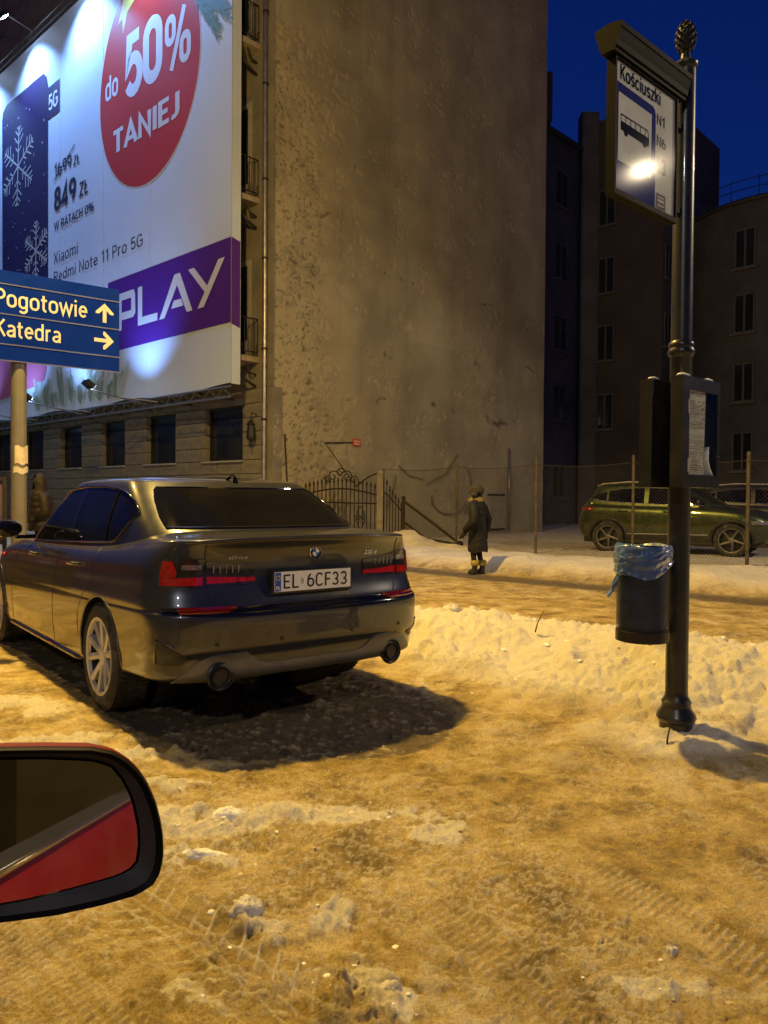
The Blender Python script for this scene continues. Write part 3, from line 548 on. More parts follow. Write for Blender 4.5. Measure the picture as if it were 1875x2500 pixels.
I_RED = ink('red', (.42, .03, .025)); I_PURP = ink('purple', (.075, .014, .22)); I_DPURP = ink('deep_purple', (.022, .012, .06)); I_WHITE = ink('white', (.56, .58, .62)); I_DARK = ink('navy', (.02, .025, .06)); I_YEL = ink('yellow', (.62, .55, .12)); I_GREEN = ink('pine', (.10, .20, .17)); I_LGREEN = ink('spruce', (.24, .33, .22)); I_GREY = ink('snowflake', (.40, .40, .40)); I_PINK = ink('pink', (.50, .13, .24)); I_SEAM = ink('seam', (.60, .62, .66))
PY = D0 - .009
# bauble
P = [(-4.5 + 2.70 * math.sin(a), 13.15 + (2.98 if math.cos(a) < 0 else 3.3) * math.cos(a)) for a in np.linspace(0, 2 * math.pi, 64, endpoint=False)]
MB().poly([(x + (x + 4.5) * .012, z + (z - 13.1) * .012) for x, z in P], PY + .003).build('bauble_rim', I_WHITE, bb); MB().poly(P, PY).build('bauble', I_RED, bb)
MB().poly([(-6.1, 15.25), (-5.84, 15.35), (-5.80, 14.88), (-5.55, 15.42), (-5.05, 15.65), (-4.2, 17.0), (-5.2, 17.0)], PY - .003).build('ribbon', I_YEL, bb)
PT = PY - .005
words('text_fifty', '50', I_WHITE, bb, -5.66, -3.62, 12.86, 14.74, PT, .21)
text_in('text_percent', '%', I_WHITE, bb, -3.50, -2.22, 12.80, 14.40, PT, .14)
text_in('text_do', 'do', I_WHITE, bb, -6.86, -6.08, 13.24, 13.96, PT, .16)
words('text_taniej', 'TANIEJ', I_WHITE, bb, -6.36, -2.76, 11.38, 12.36, PT, .20)
words('text_old_price', '1699', I_DARK, bb, -10.40, -9.12, 11.95, 12.46, PT, .15); words('text_currency', 'ZŁ', I_DARK, bb, -9.02, -8.56, 11.95, 12.26, PT, .15)
MB().stroke((-10.42, 11.86), (-8.9, 12.62), .05, PT - .003).build('strike_through', I_DARK, bb)
words('text_price', '849', I_DARK, bb, -10.42, -8.80, 10.82, 11.74, PT, .20); words('text_currency', 'ZŁ', I_DARK, bb, -8.62, -7.98, 10.84, 11.30, PT, .17)
words('text_instalments', 'W RATACH 0%', I_DARK, bb, -10.42, -7.60, 10.14, 10.53, PT, .17)
words('text_maker', 'Xiaomi', I_DARK, bb, -10.45, -8.70, 9.07, 9.47, PT, .10)
words('text_model', 'Redmi Note 11 Pro 5G', I_DARK, bb, -10.44, -4.66, 8.42, 8.86, PT, .10)
# purple band and word mark
MB().poly([(-15.5, 5.66), (BX1 - .002, 5.66), (BX1 - .002, 7.77), (-6.70, 7.77), (-6.72, 7.2), (-15.5, 7.2)][2:4] + [(-6.70, 5.66), (BX1 - .002, 5.66)], PY).build('purple_band', I_PURP, bb)
side = MB(); side.add([(BX1 + .006, D0 + .0, 5.62), (BX1 + .006, D0 + .265, 5.55), (BX1 + .006, D0 + .265, 7.70), (BX1 + .006, D0, 7.77)], [(0, 1, 2, 3)]); side.build('band_return', I_PURP, bb)
lg = MB(); Z0, Z1 = 6.22, 7.32
lg.poly([(-6.10, Z0), (-5.86, Z0), (-5.86, Z1), (-6.10, Z1)], PT); lg.poly([(-5.86, Z1), (-5.86, 7.10), (-5.30, 7.10), (-5.08, 7.18), (-5.16, Z1)], PT); lg.poly([(-5.08, 7.18), (-5.30, 7.10), (-5.30, 6.74), (-5.06, 6.62)], PT); lg.poly([(-5.06, 6.62), (-5.30, 6.74), (-5.86, 6.74), (-5.86, 6.52), (-5.2, 6.52)], PT)
lg.poly([(-4.92, Z0), (-4.68, Z0), (-4.68, Z1), (-4.92, Z1)], PT); lg.poly([(-4.68, Z0), (-3.86, Z0), (-3.86, Z0 + .22), (-4.68, Z0 + .22)], PT)
lg.poly([(-3.76, Z0), (-3.49, Z0), (-2.86, 7.02), (-2.86, Z1), (-3.0, Z1)], PT); lg.poly([(-2.12, Z0), (-2.39, Z0), (-2.86, 7.02), (-2.86, Z1), (-2.72, Z1)], PT); lg.poly([(-3.15, 6.42), (-2.55, 6.42), (-2.66, 6.62), (-3.02, 6.62)], PT)
lg.poly([(-2.33, Z1), (-2.05, Z1), (-1.44, 6.74), (-1.56, 6.60)], PT); lg.poly([(-.96, Z1), (-.68, Z1), (-1.60, Z0), (-1.88, Z0)], PT)
lg.build('word_mark', I_WHITE, bb)
# phone picture, tag, snowflakes
MB().poly([(-14.85, 3.9 + 4.2), (-10.89, 8.1), (-10.89, 15.2), (-11.0, 15.55), (-11.25, 15.75), (-14.4, 15.75), (-14.75, 15.6), (-14.85, 15.3)], PY).build('phone_picture', I_DPURP, bb)
MB().poly([(-10.93, 14.06), (-9.98, 14.06), (-9.98, 15.12), (-10.93, 15.12)], PY - .003).build('tag_square', I_DPURP, bb)
words('text_tag', '5G', I_WHITE, bb, -10.82, -10.12, 14.3, 14.85, PT - .003, .17)
def flake(cx, cz, r, rot):
    m = MB()
    for k in range(6):
        a = rot + k * math.pi / 3; d = (math.cos(a), math.sin(a)); m.stroke((cx, cz), (cx + d[0] * r, cz + d[1] * r), .07, PT - .002 - .0005 * k)
        for f, l in ((.35, .22), (.55, .34), (.75, .26), (.9, .14)):
            for sg in (-1, 1):
                b = a + sg * math.pi / 3.4; m.stroke((cx + d[0] * r * f, cz + d[1] * r * f), (cx + d[0] * r * f + math.cos(b) * r * l, cz + d[1] * r * f + math.sin(b) * r * l), .055, PT - .002 - .0005 * k)
    return m.build('snowflake_print', I_GREY, bb)
flake(-13.38, 13.2, 1.42, .45); flake(-11.86, 9.85, 1.02, .5)
random.seed(8); m = MB()
for k in range(60):
    x = random.uniform(-14.7, -11); z = random.uniform(8.3, 15.2); r = random.uniform(.015, .045)
    m.poly([(x + r * math.cos(a), z + r * math.sin(a)) for a in np.linspace(0, 6.28, 7)[:-1]], PT)
m.build('snow_specks', I_GREY, bb)
MB().poly([(-15.2, 4.9), (-11.6, 5.16), (-11.2, 5.3), (-11.02, 5.6), (-11.02, 7.0), (-15.2, 7.0)], PY).build('second_phone_picture', I_PINK, bb)
def sprig(name, base, tip, nb, spread, ln, mt, seed, wdt=.03):
    random.seed(seed); m = MB()
    for j in range(nb):
        t = random.random(); ang = math.atan2(tip[1] - base[1], tip[0] - base[0]) + random.uniform(-spread, spread) * (1 - .3 * t)
        bx = base[0] + (tip[0] - base[0]) * random.uniform(0, .35); bz = base[1] + (tip[1] - base[1]) * random.uniform(0, .2)
        L = math.hypot(tip[0] - base[0], tip[1] - base[1]) * random.uniform(.55, 1.0)
        for k in range(26):
            f = (k + 1) / 26; px = bx + math.cos(ang) * L * f; pz = bz + math.sin(ang) * L * f
            if pz < BZ0 + .12 or px > BX1 - .1: continue
            for sg in (-1, 1):
                a = ang + sg * random.uniform(.35, .75); l = ln * (1.1 - .6 * f) * random.uniform(.7, 1.2); m.stroke((px, pz), (px + math.cos(a) * l, pz + math.sin(a) * l), wdt, PT + .004 - .0004 * (j % 9))
    return m.build(name, mt, bb)
I_FROST = ink('frosted_spruce', (.46, .54, .50))
for k, bx in enumerate((-11.5, -10.9, -10.3, -9.7, -9.1, -8.5, -7.9, -7.3, -6.8, -6.3)):
    tp = (bx + .08 * (k - 4.5), 5.25 + .35 * math.sin(k * 2.1 + .6) - .05 * abs(k - 3.5))
    sprig('spruce_print', (bx, 4.05), tp, 4, .40, .26, I_LGREEN, 20 + k, .022); sprig('frosted_needles', (bx + .1, 4.1), (tp[0] + .15, tp[1] + .05), 4, .45, .24, I_FROST, 60 + k, .018)
sprig('pine_print', (-2.3, 14.6), (-.75, 13.35), 9, .6, .3, I_GREEN, 33); sprig('pine_print', (-2.2, 15.2), (-.6, 14.4), 8, .5, .3, I_GREEN, 35)
for sx in (-7.03, -4.32, -10.0, -15.6): MB().b2(sx - .02, sx + .02, D0 - .0055, D0 - .004, BZ0 + .1, BZ1).build('banner_seam', I_SEAM, bb)
# steel truss, arms and floodlights
M_TRUSS = mat('truss_steel', (.16, .155, .15), .5, .7, var=.25, vscale=12)
def truss(name, z, x0, x1):
    m = MB()
    for (y, dz) in ((-1.06, 0), (-1.06, .26), (-.78, .13)): m.tube([(x0, y, z + dz), (x1, y, z + dz)], .028, 6)
    n = int((x1 - x0) / .3)
    for j in range(n):
        xa = x0 + (x1 - x0) * j / n; xb = x0 + (x1 - x0) * (j + 1) / n; up = j % 2
        m.tube([(xa, -1.06, z + (.26 if up else 0)), (xb, -1.06, z + (0 if up else .26))], .014, 4, caps=False); m.tube([(xa, -1.06, z + (0 if up else .26)), (xb, -.78, z + .13)], .012, 4, caps=False)
    for j in range(int((x1 - x0) / 2) + 1):
        xx = x0 + 2 * j + .3
        if xx < x1: m.tube([(xx, -.78, z + .13), (xx, .1, z + .13)], .025, 5)
    return m.build(name, M_TRUSS, bb)
truss('bottom_truss', BZ0 - .34, BX0, -.38); truss('top_truss', BZ1 + .06, BX0, -.38)
M_LENS = mat('floodlight_lens', (.9, .95, 1.0), .3, var=.02, emit=(.55, .75, 1.0), es=60)
M_BLACK = mat('black_casting', (.015, .015, .016), .5, .3, var=.2)
COOL = (.25, .47, 1.0)
ca, sa = math.cos(RZ), math.sin(RZ)
def wpos(x, y, z): return (CORN[0] + x * ca - y * sa, CORN[1] + x * sa + y * ca, z)
for k, ax in enumerate((-4.28, -8.27, -12.2, -16.2)):
    zr = BZ0 - .2; a = MB(); a.tube([(ax, -.75, zr - .25), (ax, -1.06, zr - .05), (ax, -2.85, zr + .22)], .022, 6); a.tube([(ax + .5, -1.06, zr), (ax, -2.0, zr + .09)], .014, 5); ao = a.build('lamp_arm', M_TRUSS, bb)
    f = MB(); Mx = Matrix.Translation((ax, -2.82, zr + .34)) @ Matrix.Rotation(R_(-35), 4, 'X'); f.box((0, 0, 0), (.34, .24, .12), M=Mx); f.box((0, 0, .08), (.05, .2, .06), M=Mx); f.build('floodlight', M_BLACK, ao)
    l = MB(); l.box((0, .124, 0), (.30, .006, .10), M=Mx); l.build('lens', M_LENS, ao)
    lamp_light('flood_low', wpos(ax, -2.6, zr + .45), 520, COOL, 'SPOT', 95, .9, .1, wpos(ax, -1.0, zr + 2.6))
    zt = BZ1 + .25; axt = ax + .25
    a = MB(); a.tube([(axt, -.75, zt - .05), (axt, -1.06, zt), (axt, -2.05, zt + .22)], .022, 6); ao = a.build('lamp_arm', M_TRUSS, bb)
    f = MB(); Mx = Matrix.Translation((axt, -2.1, zt + .12)) @ Matrix.Rotation(R_(40), 4, 'X'); f.box((0, 0, 0), (.34, .24, .12), M=Mx); f.build('floodlight', M_BLACK, ao)
    l = MB(); l.box((0, .02, -.064), (.30, .2, .006), M=Mx); l.build('lens', M_LENS, ao)
    lamp_light('flood_top', wpos(axt, -2.0, zt - .05), 3000, COOL, 'SPOT', 110, .9, .1, wpos(axt, -1.0, zt - 4.5))
# ================================================================== DARK TENEMENTS BEHIND
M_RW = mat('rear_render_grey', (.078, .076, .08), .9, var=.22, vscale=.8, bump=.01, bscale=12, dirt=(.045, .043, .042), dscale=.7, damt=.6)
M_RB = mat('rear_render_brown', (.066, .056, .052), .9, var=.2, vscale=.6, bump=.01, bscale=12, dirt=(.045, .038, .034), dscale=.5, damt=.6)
M_ROOF = mat('tin_roof', (.07, .07, .075), .5, .4, var=.2)
M_RFRAME = mat('rear_window_frame', (.085, .09, .10), .6, var=.15)
M_RSILL = mat('rear_sill', (.11, .11, .12), .6, var=.2)
def wall_windows(par, p, d, items, frame=M_RFRAME):
    """windows on a wall through p (x,y) along unit d; the outside lies to the right of d"""
    ang = math.atan2(d[1], d[0])
    for (t0, t1, z0, z1) in items:
        M = Matrix.Translation((p[0], p[1], 0)) @ Matrix.Rotation(ang, 4, 'Z'); w = MB(); fr = .07
        def bx(m, x0, x1, y0, y1, a, b): m.box(((x0 + x1) / 2, (y0 + y1) / 2, (a + b) / 2), (x1 - x0, y1 - y0, b - a), M=M)
        bx(w, t0, t0 + fr, -.05, .1, z0, z1); bx(w, t1 - fr, t1, -.05, .1, z0, z1); bx(w, t0 + fr, t1 - fr, -.05, .1, z1 - fr, z1); bx(w, t0 + fr, t1 - fr, -.05, .1, z0, z0 + fr); tm = (t0 + t1) / 2; bx(w, tm - .04, tm + .04, -.045, .1, z0 + fr, z1 - fr)
        wo = w.build('window', frame, par); g = MB(); bx(g, t0 + fr - .01, t1 - fr + .01, -.02, .02, z0 + fr - .01, z1 - fr + .01); g.build('pane', M_WGLASS, wo)
        s = MB(); bx(s, t0 - .12, t1 + .12, -.18, .02, z0 - .09, z0 - .01); s.build('sill', M_RSILL, wo)
def block(mb_, pts, h, z0=-.3):
    n = len(pts); mb_.add([(x, y, z0) for x, y in pts] + [(x, y, h) for x, y in pts], [tuple(range(2 * n - 1, n - 1, -1))] + [(i, (i + 1) % n, n + (i + 1) % n, n + i) for i in range(n)])
G = np.array([.682, .731]); Fd = np.array([.731, -.682])
P0 = np.array([7.05, 35.7]); P1 = P0 + G * 4.1; P2 = P1 + Fd * 4.1
t1 = thing('rear_tenement', 'dark grey four-storey tenement behind the gable, with a column of pale-framed windows', 'building')
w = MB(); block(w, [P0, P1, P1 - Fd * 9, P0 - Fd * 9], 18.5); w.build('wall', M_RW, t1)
e = MB(); e.tube([(*(P0 + Fd * .25), 18.45), (*(P1 + Fd * .25), 18.5)], .12, 6); q0 = P0 + Fd * .3; q1 = P1 + Fd * .3; e.add([(q0[0], q0[1], 18.55), (q1[0], q1[1], 18.55), (*(q1 - Fd * 4), 20.4), (*(q0 - Fd * 4), 20.4)], [(0, 1, 2, 3)]); e.build('roof', M_ROOF, t1)
ch = MB(); ch.b2(P0[0] - .6, P0[0] + .5, P0[1] - .3, P0[1] + .6, 18.6, 20.8); ch.build('chimney', M_RB, t1)
wall_windows(t1, P0, G, [(1.35, 2.55, z, z + 1.7) for z in (5.1, 8.45, 11.85, 15.3)] + [(1.4, 2.5, 1.4, 3.0)])
MB().tube([(*(P1 + Fd * .12 - G * .2), 0), (*(P1 + Fd * .12 - G * .2), 18.3)], .08, 8).build('drainpipe', M_GALV, t1, True)
t2 = thing('courtyard_tenement', 'dark brown tenement with a blank warm-toned wall behind the bus stop sign', 'building')
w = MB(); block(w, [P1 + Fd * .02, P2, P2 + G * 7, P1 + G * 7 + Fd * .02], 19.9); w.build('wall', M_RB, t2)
w = MB(); cc = P1 + Fd * .3; w.b2(cc[0] - .5, cc[0] + .35, cc[1] - .5, cc[1] + .3, 0, 20.3); w.build('stair_turret', M_RW, t2)
wall_windows(t2, P1, Fd, [(.85, 1.75, z, z + 1.75) for z in (4.75, 8.1, 11.4, 14.7)])
P3 = P2 + G * 6.2
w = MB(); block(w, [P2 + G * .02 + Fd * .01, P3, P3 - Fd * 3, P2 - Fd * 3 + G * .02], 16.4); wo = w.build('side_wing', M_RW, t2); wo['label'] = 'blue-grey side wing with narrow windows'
wall_windows(t2, P2 + Fd * .01, G, [(.25, 1.05, z, z + 1.6) for z in (5.2, 8.5, 11.7)] + [(4.3, 5.2, z, z + 1.6) for z in (8.2, 11.5, 14.0)])
c = MB(); p_ = P2 + G * 4.6 - Fd * .8; c.b2(p_[0] - .35, p_[0] + .35, p_[1] - .4, p_[1] + .4, 16.3, 19.2); c.b2(p_[0] - .42, p_[0] + .42, p_[1] - .47, p_[1] + .47, 19.2, 19.4); c.build('chimney', M_RB, t2)
t3 = thing('rounded_tenement', 'dark tenement with a rounded corner and a roof railing at the right edge', 'building')
w = MB(); cx, cy, rr = 19.0, 36.6, 4.6
pts = [(cx + rr * math.cos(a), cy + rr * math.sin(a)) for a in np.linspace(R_(130), R_(275), 26)]
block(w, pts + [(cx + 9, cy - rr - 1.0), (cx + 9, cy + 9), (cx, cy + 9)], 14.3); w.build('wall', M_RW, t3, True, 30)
e = MB(); e.tube([(cx + (rr + .1) * math.cos(a), cy + (rr + .1) * math.sin(a), 14.3) for a in np.linspace(R_(130), R_(275), 26)], .1, 6); e.build('cornice', M_ROOF, t3)
r = MB()
for zz in (14.75, 15.15): r.tube([(cx + (rr - .1) * math.cos(a), cy + (rr - .1) * math.sin(a), zz + .15 * math.sin((a - 2.2) * 1.4)) for a in np.linspace(R_(150), R_(275), 20)], .02, 5)
for a in np.linspace(R_(150), R_(275), 9): r.tube([(cx + (rr - .1) * math.cos(a), cy + (rr - .1) * math.sin(a), 14.3), (cx + (rr - .1) * math.cos(a), cy + (rr - .1) * math.sin(a), 15.3)], .018, 5)
r.build('roof_railing', M_DARKMET, t3)
for ang_ in (222, 250):
    a_ = R_(ang_); wall_windows(t3, (cx + rr * math.cos(a_), cy + rr * math.sin(a_)), (-math.sin(a_), math.cos(a_)), [(-.45, .45, z, z + 1.7) for z in (2.6, 5.6, 8.6, 11.4)])
# ================================================================== TENEMENT ACROSS THE STREET (behind the camera; seen only mirrored)
t4 = thing('opposite_tenement', 'pale tenement across the street, seen only mirrored in the car paint', 'building', (float(EB[0] * -13.5), float(EB[1] * -13.5), 0), R_(180 - 43.8))
MB().b2(-34, 34, .3, 8, -.3, 17).build('wall', mat('opposite_render', (.42, .38, .31), .9, var=.15, vscale=.6), t4)
MB().b2(-34.2, 34.2, .1, 8.2, 17.003, 17.6).build('roof', M_ROOF, t4)
_wm = MB().b2(-.55, .55, .25, .295, 0, 1.9).mesh('window'); _wm.materials.append(M_WGLASS)
for zz in (1.2, 5.0, 8.6, 12.4):
    for k in range(-12, 13): o = link(bpy.data.objects.new('window', _wm)); o.parent = t4; o.location = (k * 2.5, 0, zz)
# ================================================================== CAR SHELL TOOLKIT
def herm(xs, ys, x):
    """cubic Hermite through knots (xs ascending), x array"""
    xs = np.asarray(xs, float); ys = np.asarray(ys, float); x = np.asarray(x, float)
    d = np.gradient(ys, xs); i = np.clip(np.searchsorted(xs, x) - 1, 0, len(xs) - 2)
    h = xs[i + 1] - xs[i]; t = np.clip((x - xs[i]) / h, 0, 1)
    return (2 * t ** 3 - 3 * t ** 2 + 1) * ys[i] + (t ** 3 - 2 * t ** 2 + t) * h * d[i] + (-2 * t ** 3 + 3 * t ** 2) * ys[i + 1] + (t ** 3 - t ** 2) * h * d[i + 1]
class Shell:
    """stack of plan outlines. ring: (R, F, W, Cr, Cf, nr, nf, [z at knots]); car frame x forward, y left, z up"""
    def __init__(s, rings, xk, SR=.34, SF=.76, sub=5, taper=None):
        A = np.array([list(r[:7]) + list(r[7]) for r in rings], float); n = len(A); s.xk = np.array(xk, float); s.SR, s.SF = SR, SF
        k = np.linspace(0, n - 1, (n - 1) * sub + 1); s.n = n
        s.A = np.stack([herm(np.arange(n), A[:, c], k) for c in range(A.shape[1])], 1); s.k = np.linspace(0, 1, len(k)); s.taper = taper or (lambda x: 1.0 + 0 * x)
        s.zg = None
    def par(s, k):
        q = min(max(k, 0.), 1.) * (len(s.k) - 1); i = min(int(q), len(s.k) - 2); t = q - i; return s.A[i] * (1 - t) + s.A[i + 1] * t
    def zcol(s, x):
        if s.zg is None:
            s.gx = np.linspace(s.xk[0], s.xk[-1], 400); s.zg = np.array([herm(s.xk, row, s.gx) for row in s.A[:, 7:]]).T.copy()
            s.zm = np.maximum.accumulate(s.zg + np.arange(s.zg.shape[1])[None, :] * 1e-6, axis=1)
        q = min(max((x - s.gx[0]) / (s.gx[-1] - s.gx[0]), 0.), 1.) * 399; i = min(int(q), 398); return i, q - i
    def P(s, sv, k):
        sg = 1 if sv >= 0 else -1; sv = min(abs(sv), 1.0); a = s.par(k); R, F, W, Cr, Cf, nr, nf = a[:7]
        if sv < s.SR:
            th = sv / s.SR * math.pi / 2; x = R + Cr * (1 - max(math.cos(th), 0) ** (2 / nr)); y = W * max(math.sin(th), 0) ** (2 / nr)
        elif sv < s.SF: t = (sv - s.SR) / (s.SF - s.SR); x = (R + Cr) * (1 - t) + (F - Cf) * t; y = W
        else:
            th = (1 - sv) / (1 - s.SF) * math.pi / 2; x = F - Cf * (1 - max(math.cos(th), 0) ** (2 / nf)); y = W * max(math.sin(th), 0) ** (2 / nf)
        i, t = s.zcol(x); q = min(max(k, 0.), 1.) * (len(s.k) - 1); j = min(int(q), len(s.k) - 2); v = q - j; zz = s.zg
        z = (zz[i, j] * (1 - v) + zz[i, j + 1] * v) * (1 - t) + (zz[i + 1, j] * (1 - v) + zz[i + 1, j + 1] * v) * t
        return np.array([x, sg * y * float(s.taper(x)), z])
    def kz(s, x, z):
        i, t = s.zcol(x); return float(np.interp(z, s.zm[i] * (1 - t) + s.zm[i + 1] * t, s.k))
    def side_y(s, x, z):
        a = s.par(s.kz(x, z)); R, F, W, Cr, Cf, nr, nf = a[:7]; t = 0
        if x < R + Cr: t = (R + Cr - x) / Cr; n = nr
        elif x > F - Cf: t = (x - F + Cf) / Cf; n = nf
        return W * float(s.taper(x)) * (1.0 if t <= 0 else max(1 - min(t, 1) ** n, 0) ** (1 / n))
    def rear_x(s, y, z):
        x = s.A[len(s.A) // 2, 0]
        for _ in range(4):
            a = s.par(s.kz(x, z)); R, F, W, Cr, Cf, nr, nf = a[:7]; f = min(abs(y) / (W * float(s.taper(x))), .9999); x = R + Cr * (1 - (1 - f ** nr) ** (1 / nr))
        return x
    def front_x(s, y, z):
        x = s.A[len(s.A) // 2, 1]
        for _ in range(4):
            a = s.par(s.kz(x, z)); R, F, W, Cr, Cf, nr, nf = a[:7]; f = min(abs(y) / W, .9999); x = F - Cf * (1 - (1 - f ** nf) ** (1 / nf))
        return x
    def Pz(s, sv, z):
        x = s.P(sv, .5)[0]
        for _ in range(4): k = s.kz(x, z); x = s.P(sv, k)[0]
        return s.P(sv, k)
    def s_of_y(s, y, z):     # rear
        x = s.rear_x(y, z); a = s.par(s.kz(x, z)); f = min(abs(y) / a[2], 1); return math.copysign(math.asin(f ** (a[5] / 2)) / (math.pi / 2) * s.SR, y)
    def mesh(s, ns=110, nk=None, k0=0., k1=1.):
        sv = np.concatenate([np.linspace(-1, 1, 2 * ns + 1)[:-1]]); ks = np.linspace(k0, k1, nk or len(s.k))
        G_ = np.array([[s.P(a, k) for a in sv] for k in ks]); m = MB(); m.grid(G_, wrap=True); n = len(sv)
        m.f.append(tuple(range(n - 1, -1, -1))); b = (len(ks) - 1) * n; m.f.append(tuple(b + i for i in range(n))); return m
def skirted(Pg, off, depth):
    """grid of surface points with outward normals -> raised panel with skirts"""
    P_ = np.asarray(Pg); du = np.gradient(P_, axis=0); dv = np.gradient(P_, axis=1); N_ = np.cross(du, dv); N_ /= np.linalg.norm(N_, axis=2, keepdims=True) + 1e-9
    c = np.array([1.2, 0, .6]); flip = np.sum(N_ * (P_ - c), axis=2).mean() < 0
    if flip: N_ = -N_
    T = P_ + N_ * off; B = P_ - N_ * depth; m, n = T.shape[:2]; mb_ = MB(); mb_.grid(T)
    loop = [(i, 0) for i in range(m)] + [(m - 1, j) for j in range(1, n)] + [(i, n - 1) for i in range(m - 2, -1, -1)] + [(0, j) for j in range(n - 2, 0, -1)]
    V = [T[i, j] for i, j in loop] + [B[i, j] for i, j in loop]; q = len(loop)
    mb_.add(V, [(i, (i + 1) % q, q + (i + 1) % q, q + i) for i in range(q)]); return mb_
def rear_panel(sh, ys, zl, zh, rows=6, off=.004, depth=.02):
    return skirted([[(sh.rear_x(y, z), y, z) for z in np.linspace(zl(y), zh(y), rows)] for y in ys], off, depth)
def wrap_panel(sh, svs, zl, zh, rows=6, off=.004, depth=.02):
    return skirted([[sh.Pz(a, z) for z in np.linspace(zl(a), zh(a), rows)] for a in svs], off, depth)
def side_panel(sh, xs, zl, zh, sg=1, rows=6, off=.004, depth=.02):
    return skirted([[(x, sg * sh.side_y(x, z), z) for z in np.linspace(zl(x), zh(x), rows)] for x in xs], off, depth)
def pl(*pts):
    xs = [p[0] for p in pts]; ys = [p[1] for p in pts]; return lambda x: float(np.interp(x, xs, ys))
def strip_on(pts, w, up=(0, 0, 1), n=5): return MB().tube(pts, w, n)
def recalc(me):
    b = bmesh.new(); b.from_mesh(me); bmesh.ops.remove_doubles(b, verts=b.verts, dist=1e-5); bmesh.ops.recalc_face_normals(b, faces=b.faces); b.to_mesh(me); b.free(); return me
def bool_cut(me, cutters):
    me = recalc(me); cutters = [recalc(c) for c in cutters]
    o = link(bpy.data.objects.new('b', me)); cs = []
    for c in cutters:
        co = link(bpy.data.objects.new('c', c)); cs.append(co); md = o.modifiers.new('x', 'BOOLEAN'); md.operation = 'DIFFERENCE'; md.object = co; md.solver = 'EXACT'
    r = bpy.data.meshes.new_from_object(o.evaluated_get(bpy.context.evaluated_depsgraph_get()))
    for q in [o] + cs: bpy.data.objects.remove(q)
    return r
M_RUBBER = mat('tyre_rubber', (.022, .021, .02), .85, var=.4, vscale=25, bump=.002, bscale=80, dirt=(.20, .17, .13), dscale=6, damt=.45)
M_RIM = mat('rim_alloy', (.55, .54, .52), .36, .35, var=.12, vscale=15, dirt=(.2, .16, .12), dscale=5, damt=.5)
M_RIMDARK = mat('rim_dark', (.03, .03, .03), .5, .5, var=.2)
M_CGLASS = mat('tinted_car_glass', (.006, .006, .006), .035, 0, var=.3, vscale=3, spec=.4)
M_BLACKPL = mat('black_plastic', (.013, .013, .013), .45, 0, var=.3, vscale=15, dirt=(.10, .085, .06), dscale=4, damt=.25)
M_GLOSSBLK = mat('gloss_black_trim', (.008, .008, .008), .12, 0, var=.2, coat=.5)
M_CHROME = mat('chrome', (.75, .75, .75), .12, 1., var=.05)
